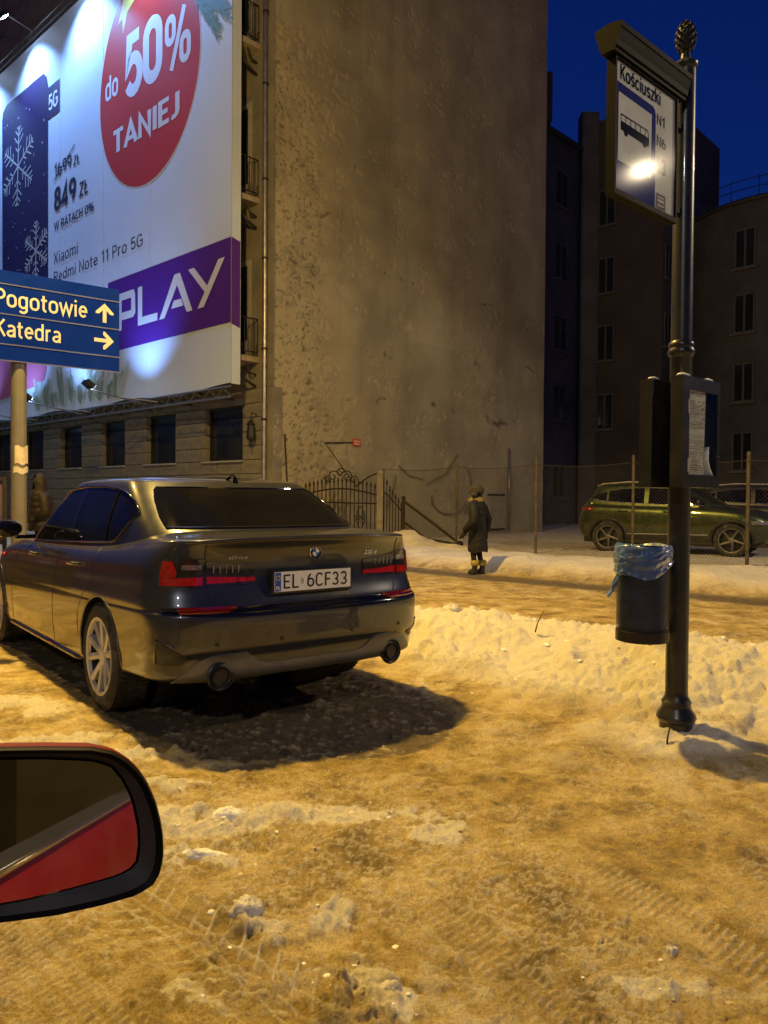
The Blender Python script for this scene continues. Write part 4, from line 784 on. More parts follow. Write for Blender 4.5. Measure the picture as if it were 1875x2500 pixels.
def wheel(parent, x, y, sg, r, w, rr, style, rimm=M_RIM):
    """wheel centred at x, y (outer face side sg)"""
    e = link(bpy.data.objects.new('wheel', None)); e.parent = parent; e.location = (x, y, r)
    t = MB(); hw = w / 2
    t.lathe([(rr, -hw + .01), (rr + .012, -hw), (r - .05, -hw - .006), (r - .014, -hw + .012), (r, -hw + .035)] + [(r - (.007 if j % 2 else 0), -hw + .035 + (w - .07) * j / 8) for j in range(1, 8)] + [(r, hw - .035), (r - .014, hw - .012), (r - .05, hw + .006), (rr + .012, hw), (rr, hw - .01)], 56, ax='y', caps=False)
    t.build('tyre', M_RUBBER, e, True, 40)
    g = MB()
    for k in range(64):      # tread lugs
        a = 2 * math.pi * k / 64; M = Matrix.Rotation(a, 4, 'Y'); 
        for yy, sk in ((-hw * .62, .3), (hw * .62, -.3), (-.012, .2)): g.box((0, yy, r - .001), (.018, hw * .5, .008), rz=sk, M=M)
    g.build('tread', M_RUBBER, e)
    b = MB(); o = sg * (hw - .012)
    b.lathe([(rr + .008, o), (rr + .006, o + sg * .012), (rr - .014, o + sg * .008), (rr - .02, o - sg * .012)], 48, ax='y', caps=False)
    rim = b.build('rim', rimm, e, True, 40)
    MB().lathe([(rr - .018, o - sg * .013), (rr - .024, o - sg * .05), (rr - .03, -sg * hw * .6)], 40, ax='y', caps=False).build('rim_barrel', M_RIMDARK, rim, True)
    d = MB(); d.lathe([(0.001, -sg * .02), (rr - .03, -sg * .03)], 32, ax='y', caps=False); d.lathe([(.05, -sg * .018), (.15, -sg * .018), (.15, -sg * .01), (.05, -sg * .01)], 32, ax='y'); d.build('brake_disc', M_RIMDARK, e)
    n = style['n']
    for k in range(n):
        a0 = 2 * math.pi * k / n + .2; s = MB()
        for da in style['split']:
            aa = a0 + da; ab = a0 + da * style.get('tip', 1.6) + style.get('twist', 0); p0 = (.045 * math.sin(aa), .045 * math.cos(aa)); p1 = ((rr - .008) * math.sin(ab), (rr - .008) * math.cos(ab))
            dx, dz = p1[0] - p0[0], p1[1] - p0[1]; L = math.hypot(dx, dz); nx, nz = -dz / L, dx / L; w0, w1 = style['w0'] / 2, style['w1'] / 2; yo, yi, y1 = sg * (hw - .03), sg * (hw - .075), sg * (hw - .008)
            V = [(p0[0] + nx * w0, yo, p0[1] + nz * w0), (p0[0] - nx * w0, yo, p0[1] - nz * w0), (p1[0] - nx * w1, y1, p1[1] - nz * w1), (p1[0] + nx * w1, y1, p1[1] + nz * w1)]
            V += [(v[0], yi, v[2]) for v in V]; V += [((V[0][0] + V[1][0]) / 2, yo + sg * .009, (V[0][2] + V[1][2]) / 2), ((V[2][0] + V[3][0]) / 2, y1 + sg * .007, (V[2][2] + V[3][2]) / 2)]
            s.add(V, [(0, 8, 9, 3), (8, 1, 2, 9), (1, 5, 6, 2), (2, 6, 7, 3), (3, 7, 4, 0), (0, 4, 5, 1), (4, 7, 6, 5), (0, 1, 8), (3, 9, 2)])
        s.build('spoke', rimm, rim)
    h = MB(); h.lathe([(.06, sg * (hw - .06)), (.058, sg * (hw - .022)), (.036, sg * (hw - .016)), (.034, sg * (hw - .02)), (.001, sg * (hw - .018))], 20, ax='y'); h.build('hub_cap', M_BLACKPL if style.get('darkhub') else rimm, rim, True, 40)
    return e
# ================================================================== PARKED SALOON
CAR_O = (-1.04, 5.29, 0.0); CAR_H = R_(90 + 38)
car = thing('parked_car', 'dark grey saloon car parked on the snow, seen from its rear left corner', 'car', CAR_O, CAR_H)
def paint(name, c, metal=.75, rough=.34, dirtc=(.17, .145, .115), damt=.35):
    m = mat(name, c, rough, metal, var=.06, vscale=3, coat=.95, rvar=.06, dirt=dirtc, dscale=9, damt=damt)
    return m
M_PAINT = paint('mineral_grey_paint', (.042, .047, .060), .55, .31, dirtc=(.10, .09, .075), damt=.10)
XK = [-1.08, -.6, 0, 1.2, 2.4, 3.1, 3.63]
def rg(R, F, W, z, Cr=.44, Cf=.95, nr=3.8, nf=2.5): return (R, F, W, Cr, Cf, nr, nf, z)
RINGS = [rg(-.93, 3.50, .78, (.315, .30, .25, .19, .19, .20, .22)), rg(-.99, 3.56, .86, (.325, .305, .255, .20, .20, .22, .24)), rg(-1.035, 3.60, .893, (.36, .335, .29, .26, .26, .27, .28)),
         rg(-1.044, 3.615, .902, (.455, .425, .385, .36, .36, .36, .36)), rg(-1.074, 3.625, .909, (.495, .465, .43, .41, .405, .40, .395)), rg(-1.080, 3.63, .911, (.575, .545, .505, .48, .47, .46, .45)), rg(-1.082, 3.63, .913, (.655, .63, .59, .57, .55, .53, .51)),
         rg(-1.074, 3.63, .912, (.695, .675, .65, .62, .59, .565, .545)), rg(-1.044, 3.625, .909, (.71, .695, .675, .645, .61, .585, .56)), rg(-1.038, 3.62, .908, (.735, .725, .71, .68, .64, .61, .58)),
         rg(-1.012, 3.61, .899, (.81, .80, .78, .745, .71, .66, .62)), rg(-1.0, 3.59, .892, (.90, .885, .86, .82, .78, .71, .655)), rg(-1.002, 3.56, .878, (.975, .955, .925, .885, .84, .76, .69)),
         rg(-1.022, 3.53, .850, (1.035, 1.01, .97, .93, .885, .80, .71)), rg(-1.052, 3.50, .815, (1.078, 1.05, 1.0, .95, .91, .83, .73)), rg(-1.044, 3.48, .80, (1.094, 1.066, 1.01, .957, .92, .84, .74)),
         rg(-.95, 3.42, .775, (1.10, 1.085, 1.02, .962, .93, .86, .76)), rg(-.75, 3.1, .715, (1.118, 1.11, 1.03, .967, .95, .90, .80)), rg(-.42, 2.6, .60, (1.13, 1.13, 1.04, .97, .97, .94, .84))]
SH = Shell(RINGS, XK)
body = SH.mesh(100)
def cyl(x, z, r, y0, y1, n=48):
    m = MB(); m.lathe([(r, y0), (r, y1)], n, (x, 0, z), 'y'); return m.mesh('c')
bm_ = body.mesh('body')
ARCH = .372
bm_ = bool_cut(bm_, [cyl(0, .325, ARCH, .60, 1.2), cyl(2.851, .325, ARCH, .60, 1.2), cyl(0, .325, ARCH, -1.2, -.60), cyl(2.851, .325, ARCH, -1.2, -.60), MB().lathe([(.062, -.25), (.062, .35)], 28, (-1.0, .585, .352), 'x').mesh('c'), MB().lathe([(.062, -.25), (.062, .35)], 28, (-1.0, -.585, .352), 'x').mesh('c')])
put('body', bm_, M_PAINT, car, True, 38)
w_ = MB()
for (x, sg) in ((0, 1), (2.851, 1), (0, -1), (2.851, -1)):
    w_.lathe([(.36, sg * .66), (.365, sg * .3)], 40, (x, 0, .325), 'y', caps=False); 
w_.b2(.3, 3.4, -.66, .66, .20, .30); w_.b2(-.72, .298, -.5, .5, .26, .36)
w_.build('underbody', M_BLACKPL, car)
GX = [-.7, 0, 1.0, 2.0, 2.6]
def gr(R, F, W, z, Cr, Cf, nr=3.0, nf=2.6): return (R, F, W, Cr, Cf, nr, nf, z)
GR = [gr(-.68, 2.55, .81, (1.06, .96, .91, .89, .89), .40, .6), gr(-.62, 2.45, .795, (1.125, 1.03, .975, .95, .95), .40, .58), gr(-.46, 2.18, .765, (1.215, 1.165, 1.125, 1.10, 1.10), .40, .54), gr(-.25, 1.86, .71, (1.315, 1.305, 1.285, 1.26, 1.25), .38, .48),
      gr(-.07, 1.62, .655, (1.378, 1.398, 1.396, 1.375, 1.34), .34, .42), gr(.02, 1.48, .605, (1.402, 1.428, 1.433, 1.405, 1.36), .30, .36), gr(.22, 1.25, .46, (1.42, 1.446, 1.455, 1.425, 1.38), .25, .3), gr(.5, 1.0, .16, (1.432, 1.457, 1.465, 1.44, 1.39), .1, .1)]
def gtaper(x): return 1 - .05 * min(max((.6 - x) / 1.25, 0), 1) ** 2
GH_ = Shell(GR, GX, taper=gtaper)
put('roof', GH_.mesh(90).mesh('roof'), M_PAINT, car, True, 50)
# glazing
def rearglass(): 
    ym = pl((1.12, .655), (1.2, .645), (1.30, .61), (1.36, .575), (1.375, .555)); rows = np.linspace(1.135, 1.372, 12)
    return skirted([[(GH_.rear_x(f * ym(z), z), f * ym(z), z) for z in rows] for f in np.linspace(-1, 1, 33)], .004, .01)
rg_ = rearglass().build('rear_window', M_CGLASS, car, True, 50)
tr_ = MB(); ym = pl((1.12, .655), (1.2, .645), (1.30, .61), (1.36, .575), (1.375, .555))
lp = [(GH_.rear_x(f * ym(z), z) - .004, f * ym(z), z) for f, z in [(f, 1.132) for f in np.linspace(-1, 1, 22)] + [(1.0, z) for z in np.linspace(1.15, 1.36, 10)] + [(f, 1.376) for f in np.linspace(1, -1, 22)] + [(-1.0, z) for z in np.linspace(1.36, 1.15, 10)]]
tr_.tube(lp, .009, 5, closed=True); tr_.build('window_seal', M_GLOSSBLK, rg_)
ws = skirted([[(GH_.front_x(f * pl((.95, .68), (1.3, .58), (1.36, .53))(z), z), f * pl((.95, .68), (1.3, .58), (1.36, .53))(z), z) for z in np.linspace(.98, 1.36, 12)] for f in np.linspace(-1, 1, 25)], .004, .01); ws.build('windscreen', M_CGLASS, car, True, 50)
zb = pl((-.3, 1.07), (.1, 1.035), (.6, 1.01), (1.2, .985), (2.1, .955))
zt = pl((-.17, 1.215), (-.1, 1.262), (0, 1.305), (.12, 1.338), (.3, 1.362), (.6, 1.378), (1.0, 1.378), (1.3, 1.36), (1.5, 1.325), (1.7, 1.25), (1.9, 1.14), (2.05, 1.02), (2.12, .965))
zlow = pl((-.17, 1.205), (-.08, 1.13), (.03, 1.055), (.1, 1.035), (.6, 1.01), (1.2, .985), (2.12, .955))
for sg in (1, -1):
    for nm, xa, xb in (('rear_side_window', -.17, .92), ('front_side_window', 1.02, 2.1)):
        side_panel(GH_, np.linspace(xa, xb, 34), zlow, lambda x: max(zt(x), zlow(x) + .004), sg, 9, .004, .01).build(nm, M_CGLASS, car, True, 50)
    bp_ = side_panel(GH_, np.linspace(.925, 1.015, 4), zlow, zt, sg, 9, .006, .01).build('door_pillar', M_GLOSSBLK, car, True, 50)
    xs = np.linspace(-.17, 2.12, 46); ch = [(x, sg * (GH_.side_y(x, zt(x)) + .006), zt(x) + .006) for x in xs] + [(x, sg * (GH_.side_y(x, zlow(x)) + .006), zlow(x) - .006) for x in xs[::-1]]
    MB().tube(ch, .0085, 6, closed=True).build('window_trim', M_GLOSSBLK, car, True)
    # quarter divider, door handles, seams, sill, mirror
    MB().tube([(.28, sg * (GH_.side_y(.28, z) + .006), z) if False else (.22 + .12 * (z - 1.05), sg * (GH_.side_y(.22 + .12 * (z - 1.05), z) + .006), z) for z in np.linspace(1.03, 1.35, 8)], .008, 5).build('quarter_divider', M_GLOSSBLK, car)
    for hx in (.52, 1.62):
        h = MB(); yy = SH.side_y(hx, .865); h.tube([(hx - .10, sg * (yy + .004), .868), (hx - .085, sg * (yy + .030), .870), (hx + .085, sg * (yy + .030), .866), (hx + .10, sg * (yy + .004), .864)], [.008, .0125, .0125, .008], 8); h.build('door_handle', M_PAINT, car, True)
    for sx in ([(.42, .40), (.43, .55), (.30, .72), (.20, .80), (.18, .9), (.22, 1.0)], [(1.02, .24), (1.03, .5), (1.0, .75), (.96, .93)], [(2.28, .24), (2.27, .5), (2.22, .75), (2.15, .88)]):
        n_ = []
        for i in range(len(sx) - 1):
            for t in np.linspace(0, 1, 7)[:-1]: x = sx[i][0] * (1 - t) + sx[i + 1][0] * t; z = sx[i][1] * (1 - t) + sx[i + 1][1] * t; n_.append((x, sg * (SH.side_y(x, z) - .0005), z))
        MB().tube(n_, .0026, 4).build('door_seam', M_BLACKPL, car)
    MB().tube([(x, sg * (SH.side_y(x, .238) + .003), .238 + .004 * math.sin(x)) for x in np.linspace(.44, 2.42, 20)], [.012] + [.022] * 18 + [.012], 8).build('side_skirt', M_PAINT, car, True)
    a_ = MB(); a_.lathe([(ARCH - .004, 0), (ARCH + .008, .006), (ARCH + .012, 0)], 48, (0, 0, 0), 'y', caps=False)
    for ax in (0, 2.851):
        pts = [(ax + (ARCH + .004) * math.cos(t), 0, .325 + (ARCH + .004) * math.sin(t)) for t in np.linspace(-.12, math.pi + .12, 40)]
        pts = [(x, sg * (SH.side_y(x, z) - .002), z) for x, _, z in pts if z > .2]
        MB().tube(pts, .009, 6).build('arch_lip', M_PAINT, car, True)
    mr = MB(); mx_, my_, mz_ = 1.93, sg * 1.03, 1.045
    ring = [np.array([[mx_ + dx, my_ + sg * (.115 * math.cos(t)) * s_, mz_ + .072 * math.sin(t) * s_ + .006] for t in np.linspace(0, 2 * math.pi, 20, endpoint=False)]) for dx, s_ in ((-.075, .72), (-.07, .9), (-.05, 1), (.0, 1.0), (.05, .85), (.085, .55), (.1, .1))]
    mr.grid(np.array(ring), wrap=True); mr.f.append(tuple(range(19, -1, -1))); mr.box((1.90, sg * .89, .985), (.06, .14, .03)); mo = mr.build('door_mirror', M_GLOSSBLK, car, True, 45)
    for ax in (0, 2.851): wheel(car, ax, sg * .80, sg, .328, .225, .235, dict(n=5, split=(-.15, .15), tip=2.0, w0=.040, w1=.046))
# shark-fin aerial
fn = MB(); prof = [(-.10, 0), (-.085, .045), (-.05, .062), (.0, .035), (.09, 0)]
fn.grid(np.array([[(.02 - .02 + x + .06, w * (1 - .75 * z / .07), 1.412 + z + .0) for x, z in prof] for w in (-.022, -.016, 0, .016, .022)])); fn.build('roof_aerial', M_GLOSSBLK, car, True, 60)
# ---- tail: lights, lid, bumper
M_REDL = mat('tail_lamp_red', (.46, .010, .006), .10, 0, var=.35, vscale=30, coat=1)
M_REDD = mat('tail_lamp_dark_red', (.22, .006, .006), .08, 0, var=.2, coat=1)
M_SMOKE = mat('tail_lamp_smoked', (.03, .026, .022), .06, 0, var=.4, vscale=30, coat=1)
M_CLEARL = mat('tail_lamp_clear', (.35, .34, .32), .12, .6, var=.5, vscale=40, coat=1)
M_SEAMC = M_BLACKPL
for sg in (1, -1):
    s_in = SH.s_of_y(.66, .92); s_out = .250
    sv = np.linspace(s_in, s_out, 18) * sg
    zl = lambda a: .832 + .012 * (abs(a) - s_in) / (s_out - s_in); zh = lambda a: .978 + .004 * math.sin(8 * abs(a))
    tl = wrap_panel(SH, sv, zl, zh, 7, .007, .02).build('tail_lamp', M_SMOKE, car, True, 50)
    # red L: lower bar across plus outer upright
    wrap_panel(SH, np.linspace(s_in, s_out - .004, 18) * sg, lambda a: .840, lambda a: .884 + .004 * math.sin(20 * abs(a)), 5, .011, .01).build('red_bar', M_REDL, tl, True, 50)
    s_up = s_in + (s_out - s_in) * .55
    wrap_panel(SH, np.linspace(s_up, s_out - .004, 9) * sg, lambda a: .884 if abs(a) > s_up + .01 else .884, lambda a: .972 - .05 * max(0, (s_up + .018 - abs(a)) / .018), 6, .0115, .01).build('red_upright', M_REDL, tl, True, 50)
    wrap_panel(SH, np.linspace(s_in + .004, s_up - .012, 8) * sg, lambda a: .925, lambda a: .952, 4, .0105, .01).build('clear_strip', M_CLEARL, tl, True, 50)
    li = rear_panel(SH, np.linspace(.645, .375, 14) * sg, lambda y: .842 - .004 + .02 * max(0, (.41 - abs(y)) / .035), lambda y: .970 - .028 * (.645 - abs(y)) / .27, 7, .007, .02).build('boot_lamp', M_SMOKE, car, True, 50)
    rear_panel(SH, np.linspace(.645, .372, 14) * sg, lambda y: .848 + .006 * (.645 - abs(y)) / .27, lambda y: .888 - .014 * (.645 - abs(y)) / .27, 5, .011, .01).build('red_bar', M_REDL, li, True, 50)
    st = MB()
    for q in range(5): st.box((SH.rear_x(.6 - q * .035, .92) - .009, sg * (.61 - q * .035), .925), (.004, .004, .04))
    st.build('lamp_ribs', M_CLEARL, li)
    # reflector in the bumper groove, bumper slots, exhausts, seams
    rear_panel(SH, np.linspace(.80, .50, 12) * sg, lambda y: .696 + .0 * y + .012 * max(0, (.56 - abs(y)) / .06), lambda y: .728 + .004 * (abs(y) - .5), 4, .010, .01).build('reflector', M_REDD, car, True, 50)
    sp = lambda a: abs(a)
    s0, s1 = SH.s_of_y(.74, .47), SH.s_of_y(.885, .47)
    sl = wrap_panel(SH, np.linspace(s0, s1, 10) * sg, lambda a: .42 + .0 * a + .12 * max(0, (s1 - abs(a)) / (s1 - s0) - .75), lambda a: .455 + .10 * ((abs(a) - s0) / (s1 - s0)) ** .8, 5, .003, .02).build('bumper_slot', M_BLACKPL, car, True, 50)
    ed = []
    for a, z in [(s1, .425), (s1 + .002, .49), (s1, .555), ((s0 + s1) / 2, .53), (s0, .462)]: ed.append(tuple(SH.Pz(a * sg, z)))
    MB().tube(ed, .008, 6).build('slot_edge', M_PAINT, car, True)
    seam = [(y, z) for y, z in [(.655, 1.06), (.652, .99), (.648, .90), (.64, .84), (.625, .77), (.60, .73)]]
    pts = []
    for i in range(len(seam) - 1):
        for t in np.linspace(0, 1, 6)[:-1]: y = seam[i][0] * (1 - t) + seam[i + 1][0] * t; z = seam[i][1] * (1 - t) + seam[i + 1][1] * t; pts.append((SH.rear_x(y, z) - .001, sg * y, z))
    MB().tube(pts, .0035, 4).build('boot_seam', M_BLACKPL, car)
# groove under the boot lid, its shade put in as a black band
rear_panel(SH, np.linspace(-.86, .86, 60), lambda y: .668 + .03 * (abs(y) / .86) ** 4, lambda y: .716 + .012 * (abs(y) / .86) ** 2, 5, .0025, .006).build('bumper_groove_shade', M_GLOSSBLK, car, True, 60)
# lid: raised lip, recessed plate field
lip = [(SH.rear_x(y, 1.083) - .002, y, 1.083 + .010 - .022 * (abs(y) / .76) ** 2.5) for y in np.linspace(-.77, .77, 50)]
MB().tube(lip, [.004] + [.011] * 48 + [.004], 8).build('boot_lip', M_PAINT, car, True)
# diffuser insert, satin grey
dt = pl((-.80, .35), (-.70, .44), (-.62, .472), (-.44, .472), (-.36, .41), (-.30, .398), (.30, .398), (.36, .41), (.44, .472), (.62, .472), (.70, .44), (.80, .35))
M_DIFF = mat('diffuser_grey', (.13, .135, .14), .42, .35, var=.1, dirt=(.24, .21, .17), dscale=5, damt=.5)
ys_ = np.array([y for y in np.linspace(-.80, .80, 81)])
dfm = skirted([[(SH.rear_x(y, z), y, z) for z in np.linspace(.318, max(dt(y), .325), 7)] for y in ys_], .006, .015)
dm = bool_cut(dfm.mesh('d'), []) if False else dfm.mesh('d')
dfo = put('diffuser', dm, M_DIFF, car, True, 50)
for sg in (1, -1):
    MB().lathe([(.082, -.012), (.072, -.02), (.06, -.012), (.06, .04)], 28, (SH.rear_x(.585, .352) - .002, sg * .585, .352), 'x', caps=False).build('exhaust_surround', M_BLACKPL, car, True, 50)
    MB().lathe([(.061, -.014), (.001, -.0135)], 28, (SH.rear_x(.585, .352), sg * .585, .352), 'x', caps=False).build('exhaust_well', M_BLACKPL, car)
    MB().lathe([(.040, .02), (.042, -.026), (.048, -.032), (.053, -.026), (.053, .0)], 28, (SH.rear_x(.585, .352) - .006, sg * .585, .352), 'x', caps=False).build('exhaust_pipe', M_RIMDARK, car, True, 40)
    MB().lathe([(.041, -.012), (.001, -.0115)], 28, (SH.rear_x(.585, .352) - .012, sg * .585, .352), 'x', caps=False).build('exhaust_bore', M_BLACKPL, car)
# parking sensors
for y in (.62, .24, -.24, -.62): MB().lathe([(.012, -.003), (.012, .004)], 14, (SH.rear_x(y, .53) - .001, y, .53), 'x').build('parking_sensor', M_BLACKPL, car)
# number plate
def rear_empty(name, y, z, x=None, yaw=0):
    e = link(bpy.data.objects.new(name, None)); e.parent = car; e.location = (SH.rear_x(y, z) if x is None else x, y, z); e.rotation_euler = (0, 0, R_(-90) + yaw); return e
px_ = min(SH.rear_x(0, .79), SH.rear_x(0, .9)) - .016
pe = rear_empty('number_plate', .012, .842, px_)
M_PLATE = mat('plate_white', (.78, .78, .76), .35, var=.05, vscale=12, dirt=(.5, .47, .42), dscale=8, damt=.3); M_PBLUE = mat('plate_blue', (.02, .08, .45), .35, var=.05); M_INK = mat('plate_ink', (.01, .01, .012), .4, var=.05)
MB().bbox_(-.272, .272, -.012, .012, -.071, .062, .004).build('plate_frame', M_BLACKPL, pe)
MB().b2(-.26, .26, -.0145, -.0122, -.056, .056).build('plate_sheet', M_PLATE, pe)
MB().b2(-.257, -.219, -.0156, -.0146, -.053, .053).build('plate_band', M_PBLUE, pe)
text_in('plate_country', 'PL', M_PLATE, pe, -.251, -.225, -.045, -.024, -.0164, .16, 0, .0001)
st = MB()
for k in range(12):
    a = k * math.pi / 6; st.poly([(-.238 + .0125 * math.cos(a) + .0028 * math.cos(b), .022 + .0125 * math.sin(a) + .0028 * math.sin(b)) for b in np.linspace(0, 6.28, 7)[:-1]], -.0164)
st.build('plate_stars', mat('plate_star', (.75, .6, .08), .5), pe)
for s_, a, b in (('E', -.203, -.160), ('L', -.146, -.104), ('6', -.046, .002), ('C', .012, .062), ('F', .076, .118), ('3', .128, .174), ('3', .188, .234)): text_in('plate_character', s_, M_INK, pe, a, b, -.040, .040, -.0164, .125, 0, .0001)
MB().b2(-.086, -.070, -.0164, -.0148, -.018, .014).build('plate_seal', mat('seal_silver', (.45, .45, .42), .4, .4), pe)
# maker's roundel
re_ = rear_empty('emblem', -.02, .998, SH.rear_x(0, .998) - .001)
MB().lathe([(.041, .004), (.041, -.006), (.038, -.009), (.034, -.008)], 36, ax='y').build('emblem_ring', M_CHROME, re_, True, 40)
MB().lathe([(.037, -.0085), (.001, -.009)], 36, ax='y', caps=False).build('emblem_disc', M_GLOSSBLK, re_)
M_RBLUE = mat('emblem_blue', (.03, .12, .38), .3, var=.05)
for k in range(4):
    a0 = k * math.pi / 2; MB().poly([(0, 0)] + [(.0235 * math.cos(a), .0235 * math.sin(a)) for a in np.linspace(a0, a0 + math.pi / 2, 8)], -.0105).build('emblem_quarter', M_PLATE if k % 2 == 0 else M_RBLUE, re_)
for s_, a in (('B', 2.25), ('M', 1.57), ('W', .89)): text_in('emblem_letter', s_, M_PLATE, re_, .0295 * math.cos(a) - .0045, .0295 * math.cos(a) + .0045, .0295 * math.sin(a) - .0045, .0295 * math.sin(a) + .0045, -.0108, .15, 0, .0001)
ne = rear_empty('model_badge', -.43, .985, SH.rear_x(.43, .985) - .004, R_(6)); text_in('badge_text', '330', M_CHROME, ne, -.055, .022, -.013, .013, -.003, .17, .25, .0002); text_in('badge_text', 'e', M_CHROME, ne, .03, .055, -.013, .008, -.003, .17, .2, .0002)
ne = rear_empty('drive_badge', .475, .985, SH.rear_x(.475, .985) - .004, R_(-7)); text_in('badge_text', 'xDrive', M_CHROME, ne, -.058, .058, -.011, .013, -.003, .14, .25, .0002)
# ================================================================== BUS STOP
M_GREENBLK = mat('bottle_black_enamel', (.018, .019, .017), .34, .2, var=.25, vscale=8, coat=.25, rvar=.08, dirt=(.09, .075, .05), dscale=5, damt=.3)
M_FRAMEB = mat('sign_frame_black', (.007, .006, .005), .6, 0, var=.3, vscale=8, spec=.06)
STOP = (1.585, 4.13, 0.0)
stop = thing('bus_stop_sign', 'black bus stop post with pine-cone finial and a framed stop sign', 'bus stop', STOP, R_(42))
p = MB(); p.lathe([(.088, -.1), (.088, .125), (.096, .135), (.104, .15), (.100, .17), (.078, .20), (.074, .22), (.078, .235), (.068, .25), (.060, .27), (.0585, .30), (.0575, 1.0), (.0575, 2.12), (.064, 2.13), (.068, 2.145), (.064, 2.16), (.0545, 2.17), (.0535, 3.60), (.062, 3.61), (.064, 3.63), (.05, 3.645), (.026, 3.66), (.022, 3.70), (.03, 3.705)], 40)
p.build('post', M_GREENBLK, stop, True, 35)
MB().lathe([(.0575, 2.10), (.069, 2.118), (.071, 2.135), (.0575, 2.16)], 40, (0, 0, -.02), caps=False).build('collar', M_GREENBLK, stop, True, 40)
f = MB()
f.lathe([(.02, 0), (.038, .025), (.048, .062), (.046, .098), (.034, .132), (.010, .152)], 28, (0, 0, 3.70))
for r in range(8):
    t = (r + .5) / 8; rad = .010 + .039 * math.sin(math.pi * (.16 + .78 * t)) ** .8
    for k in range(11):
        a = 2 * math.pi * (k + .5 * (r % 2)) / 11; z = 3.705 + .146 * t; c = Vector((rad * math.cos(a), rad * math.sin(a), z)); tt = Vector((-math.sin(a), math.cos(a), 0)); o = Vector((math.cos(a), math.sin(a), 0))
        f.add([c + tt * .012, c + Vector((0, 0, .016)), c - tt * .012, c - Vector((0, 0, .016)), c + o * .009 + Vector((0, 0, .004))], [(0, 1, 4), (1, 2, 4), (2, 3, 4), (3, 0, 4)])
f.build('finial', M_GREENBLK, stop)
SX0, SX1, SZ0, SZ1, SY = -.748, -.155, 2.745, 3.385, -.045
fr = MB(); T = .030
fr.b2(SX0, SX0 + .012, SY, SY + .05, SZ0, SZ1); fr.b2(SX1 - .014, SX1, SY, SY + .05, SZ0, SZ1); fr.b2(SX0 + .012, SX1 - .014, SY, SY + .05, SZ0, SZ0 + .026); fr.b2(SX0 + .012, SX1 - .014, SY, SY + .05, SZ1 - .01, SZ1)
fr.build('sign_frame', M_FRAMEB, stop)
for zz in (2.84, 3.28): MB().b2(SX1 - .001, .0, -.018, .012, zz - .015, zz + .015).build('bracket', M_FRAMEB, stop)
cp = MB(); prof = [(0, 3.386), (.035, 3.386), (.036, 3.40), (.046, 3.405), (.05, 3.43), (.055, 3.445), (.064, 3.475), (.069, 3.48), (.069, 3.505), (.0, 3.515)]
n_ = len(prof); x0, x1 = SX0 - .035, SX1 + .05
ring = lambda x, g: [(x - g * w if False else x, -.022 - w, z) for w, z in prof] + [(x, -.022 + w, z) for w, z in prof[::-1]]
V = ring(x0, 0) + ring(x1, 0); m2 = 2 * n_
cp.add(V, [(i, (i + 1) % m2, m2 + (i + 1) % m2, m2 + i) for i in range(m2)] + [tuple(range(m2 - 1, -1, -1)), tuple(m2 + i for i in range(m2))]); cp.build('cornice', M_FRAMEB, stop)
M_SIGNW = mat('sign_white', (.80, .76, .68), .55, var=.06, vscale=5, dirt=(.45, .40, .33), dscale=4, damt=.35, spec=.03); M_SIGNB = mat('sign_blue', (.03, .035, .20), .8, var=.1, spec=.03); M_SINK = mat('sign_ink', (.012, .012, .013), .8, var=.1, spec=.02); M_FADED = mat('sign_faded_ink', (.26, .23, .19), .8, var=.5, vscale=60, spec=.03)
fy = SY + .012
bd = MB().b2(SX0 + .0125, SX1 - .0145, fy + .001, SY + .045, SZ0 + .027, SZ1 - .011).build('sign_board', M_SIGNW, stop)
def L_(m, P, k=0): m.poly(P, fy - .0006 * (k + 1))
m = MB(); L_(m, [(-.738, 2.772), (-.36, 2.772), (-.362, 3.235), (-.372, 3.258), (-.392, 3.268), (-.738, 3.277)]); m.build('blue_panel', M_SIGNB, bd)
m = MB(); L_(m, [(-.706, 2.912), (-.404, 2.908), (-.402, 3.222), (-.705, 3.231)], 1); m.build('picture_field', M_SIGNW, bd)
m = MB(); K = 2
L_(m, [(-.686, 3.060), (-.432, 3.052), (-.424, 3.075), (-.428, 3.098), (-.686, 3.102)], K); L_(m, [(-.686, 3.128), (-.440, 3.128), (-.436, 3.134), (-.686, 3.136)], K)
for x in (-.686, -.645, -.600, -.556, -.512): L_(m, [(x, 3.100), (x + .006, 3.100), (x + .006, 3.130), (x, 3.130)], K)
L_(m, [(-.470, 3.098), (-.464, 3.098), (-.456, 3.130), (-.462, 3.130)], K); L_(m, [(-.430, 3.09), (-.424, 3.088), (-.436, 3.134), (-.444, 3.134)], K)
for cx in (-.640, -.470): L_(m, [(cx + .0185 * math.cos(a), 3.058 + .0185 * math.sin(a)) for a in np.linspace(0, 6.28, 17)[:-1]], K)
m.build('bus_pictogram', M_SINK, bd)
words('stop_name', 'Kościuszki', M_SINK, bd, -.692, -.318, 3.292, 3.366, fy - .0012, .15, .0001)
words('line_number', 'N1', M_SINK, bd, -.350, -.275, 3.188, 3.252, fy - .0012, .12, .0001); words('line_number', 'N6', M_SINK, bd, -.348, -.260, 3.084, 3.148, fy - .0012, .12, .0001)
text_in('scraped_number', '6', M_FADED, bd, -.350, -.300, 2.958, 3.040, fy - .0012, .24, 0, .0001); text_in('scraped_number', '3', M_FADED, bd, -.300, -.252, 2.958, 3.040, fy - .0012, .24, 0, .0001)
m = MB(); m.b2(-.348, -.256, fy - .0012, fy - .0006, 2.784, 2.857); sk = m.build('sticker', M_FADED, bd); 
q = MB()
for k in range(3): q.b2(-.335, -.272, fy - .0022, fy - .0016, 2.797 + .02 * k, 2.803 + .02 * k + .006 * (k % 2))
q.build('sticker_lettering', M_SIGNW, sk)
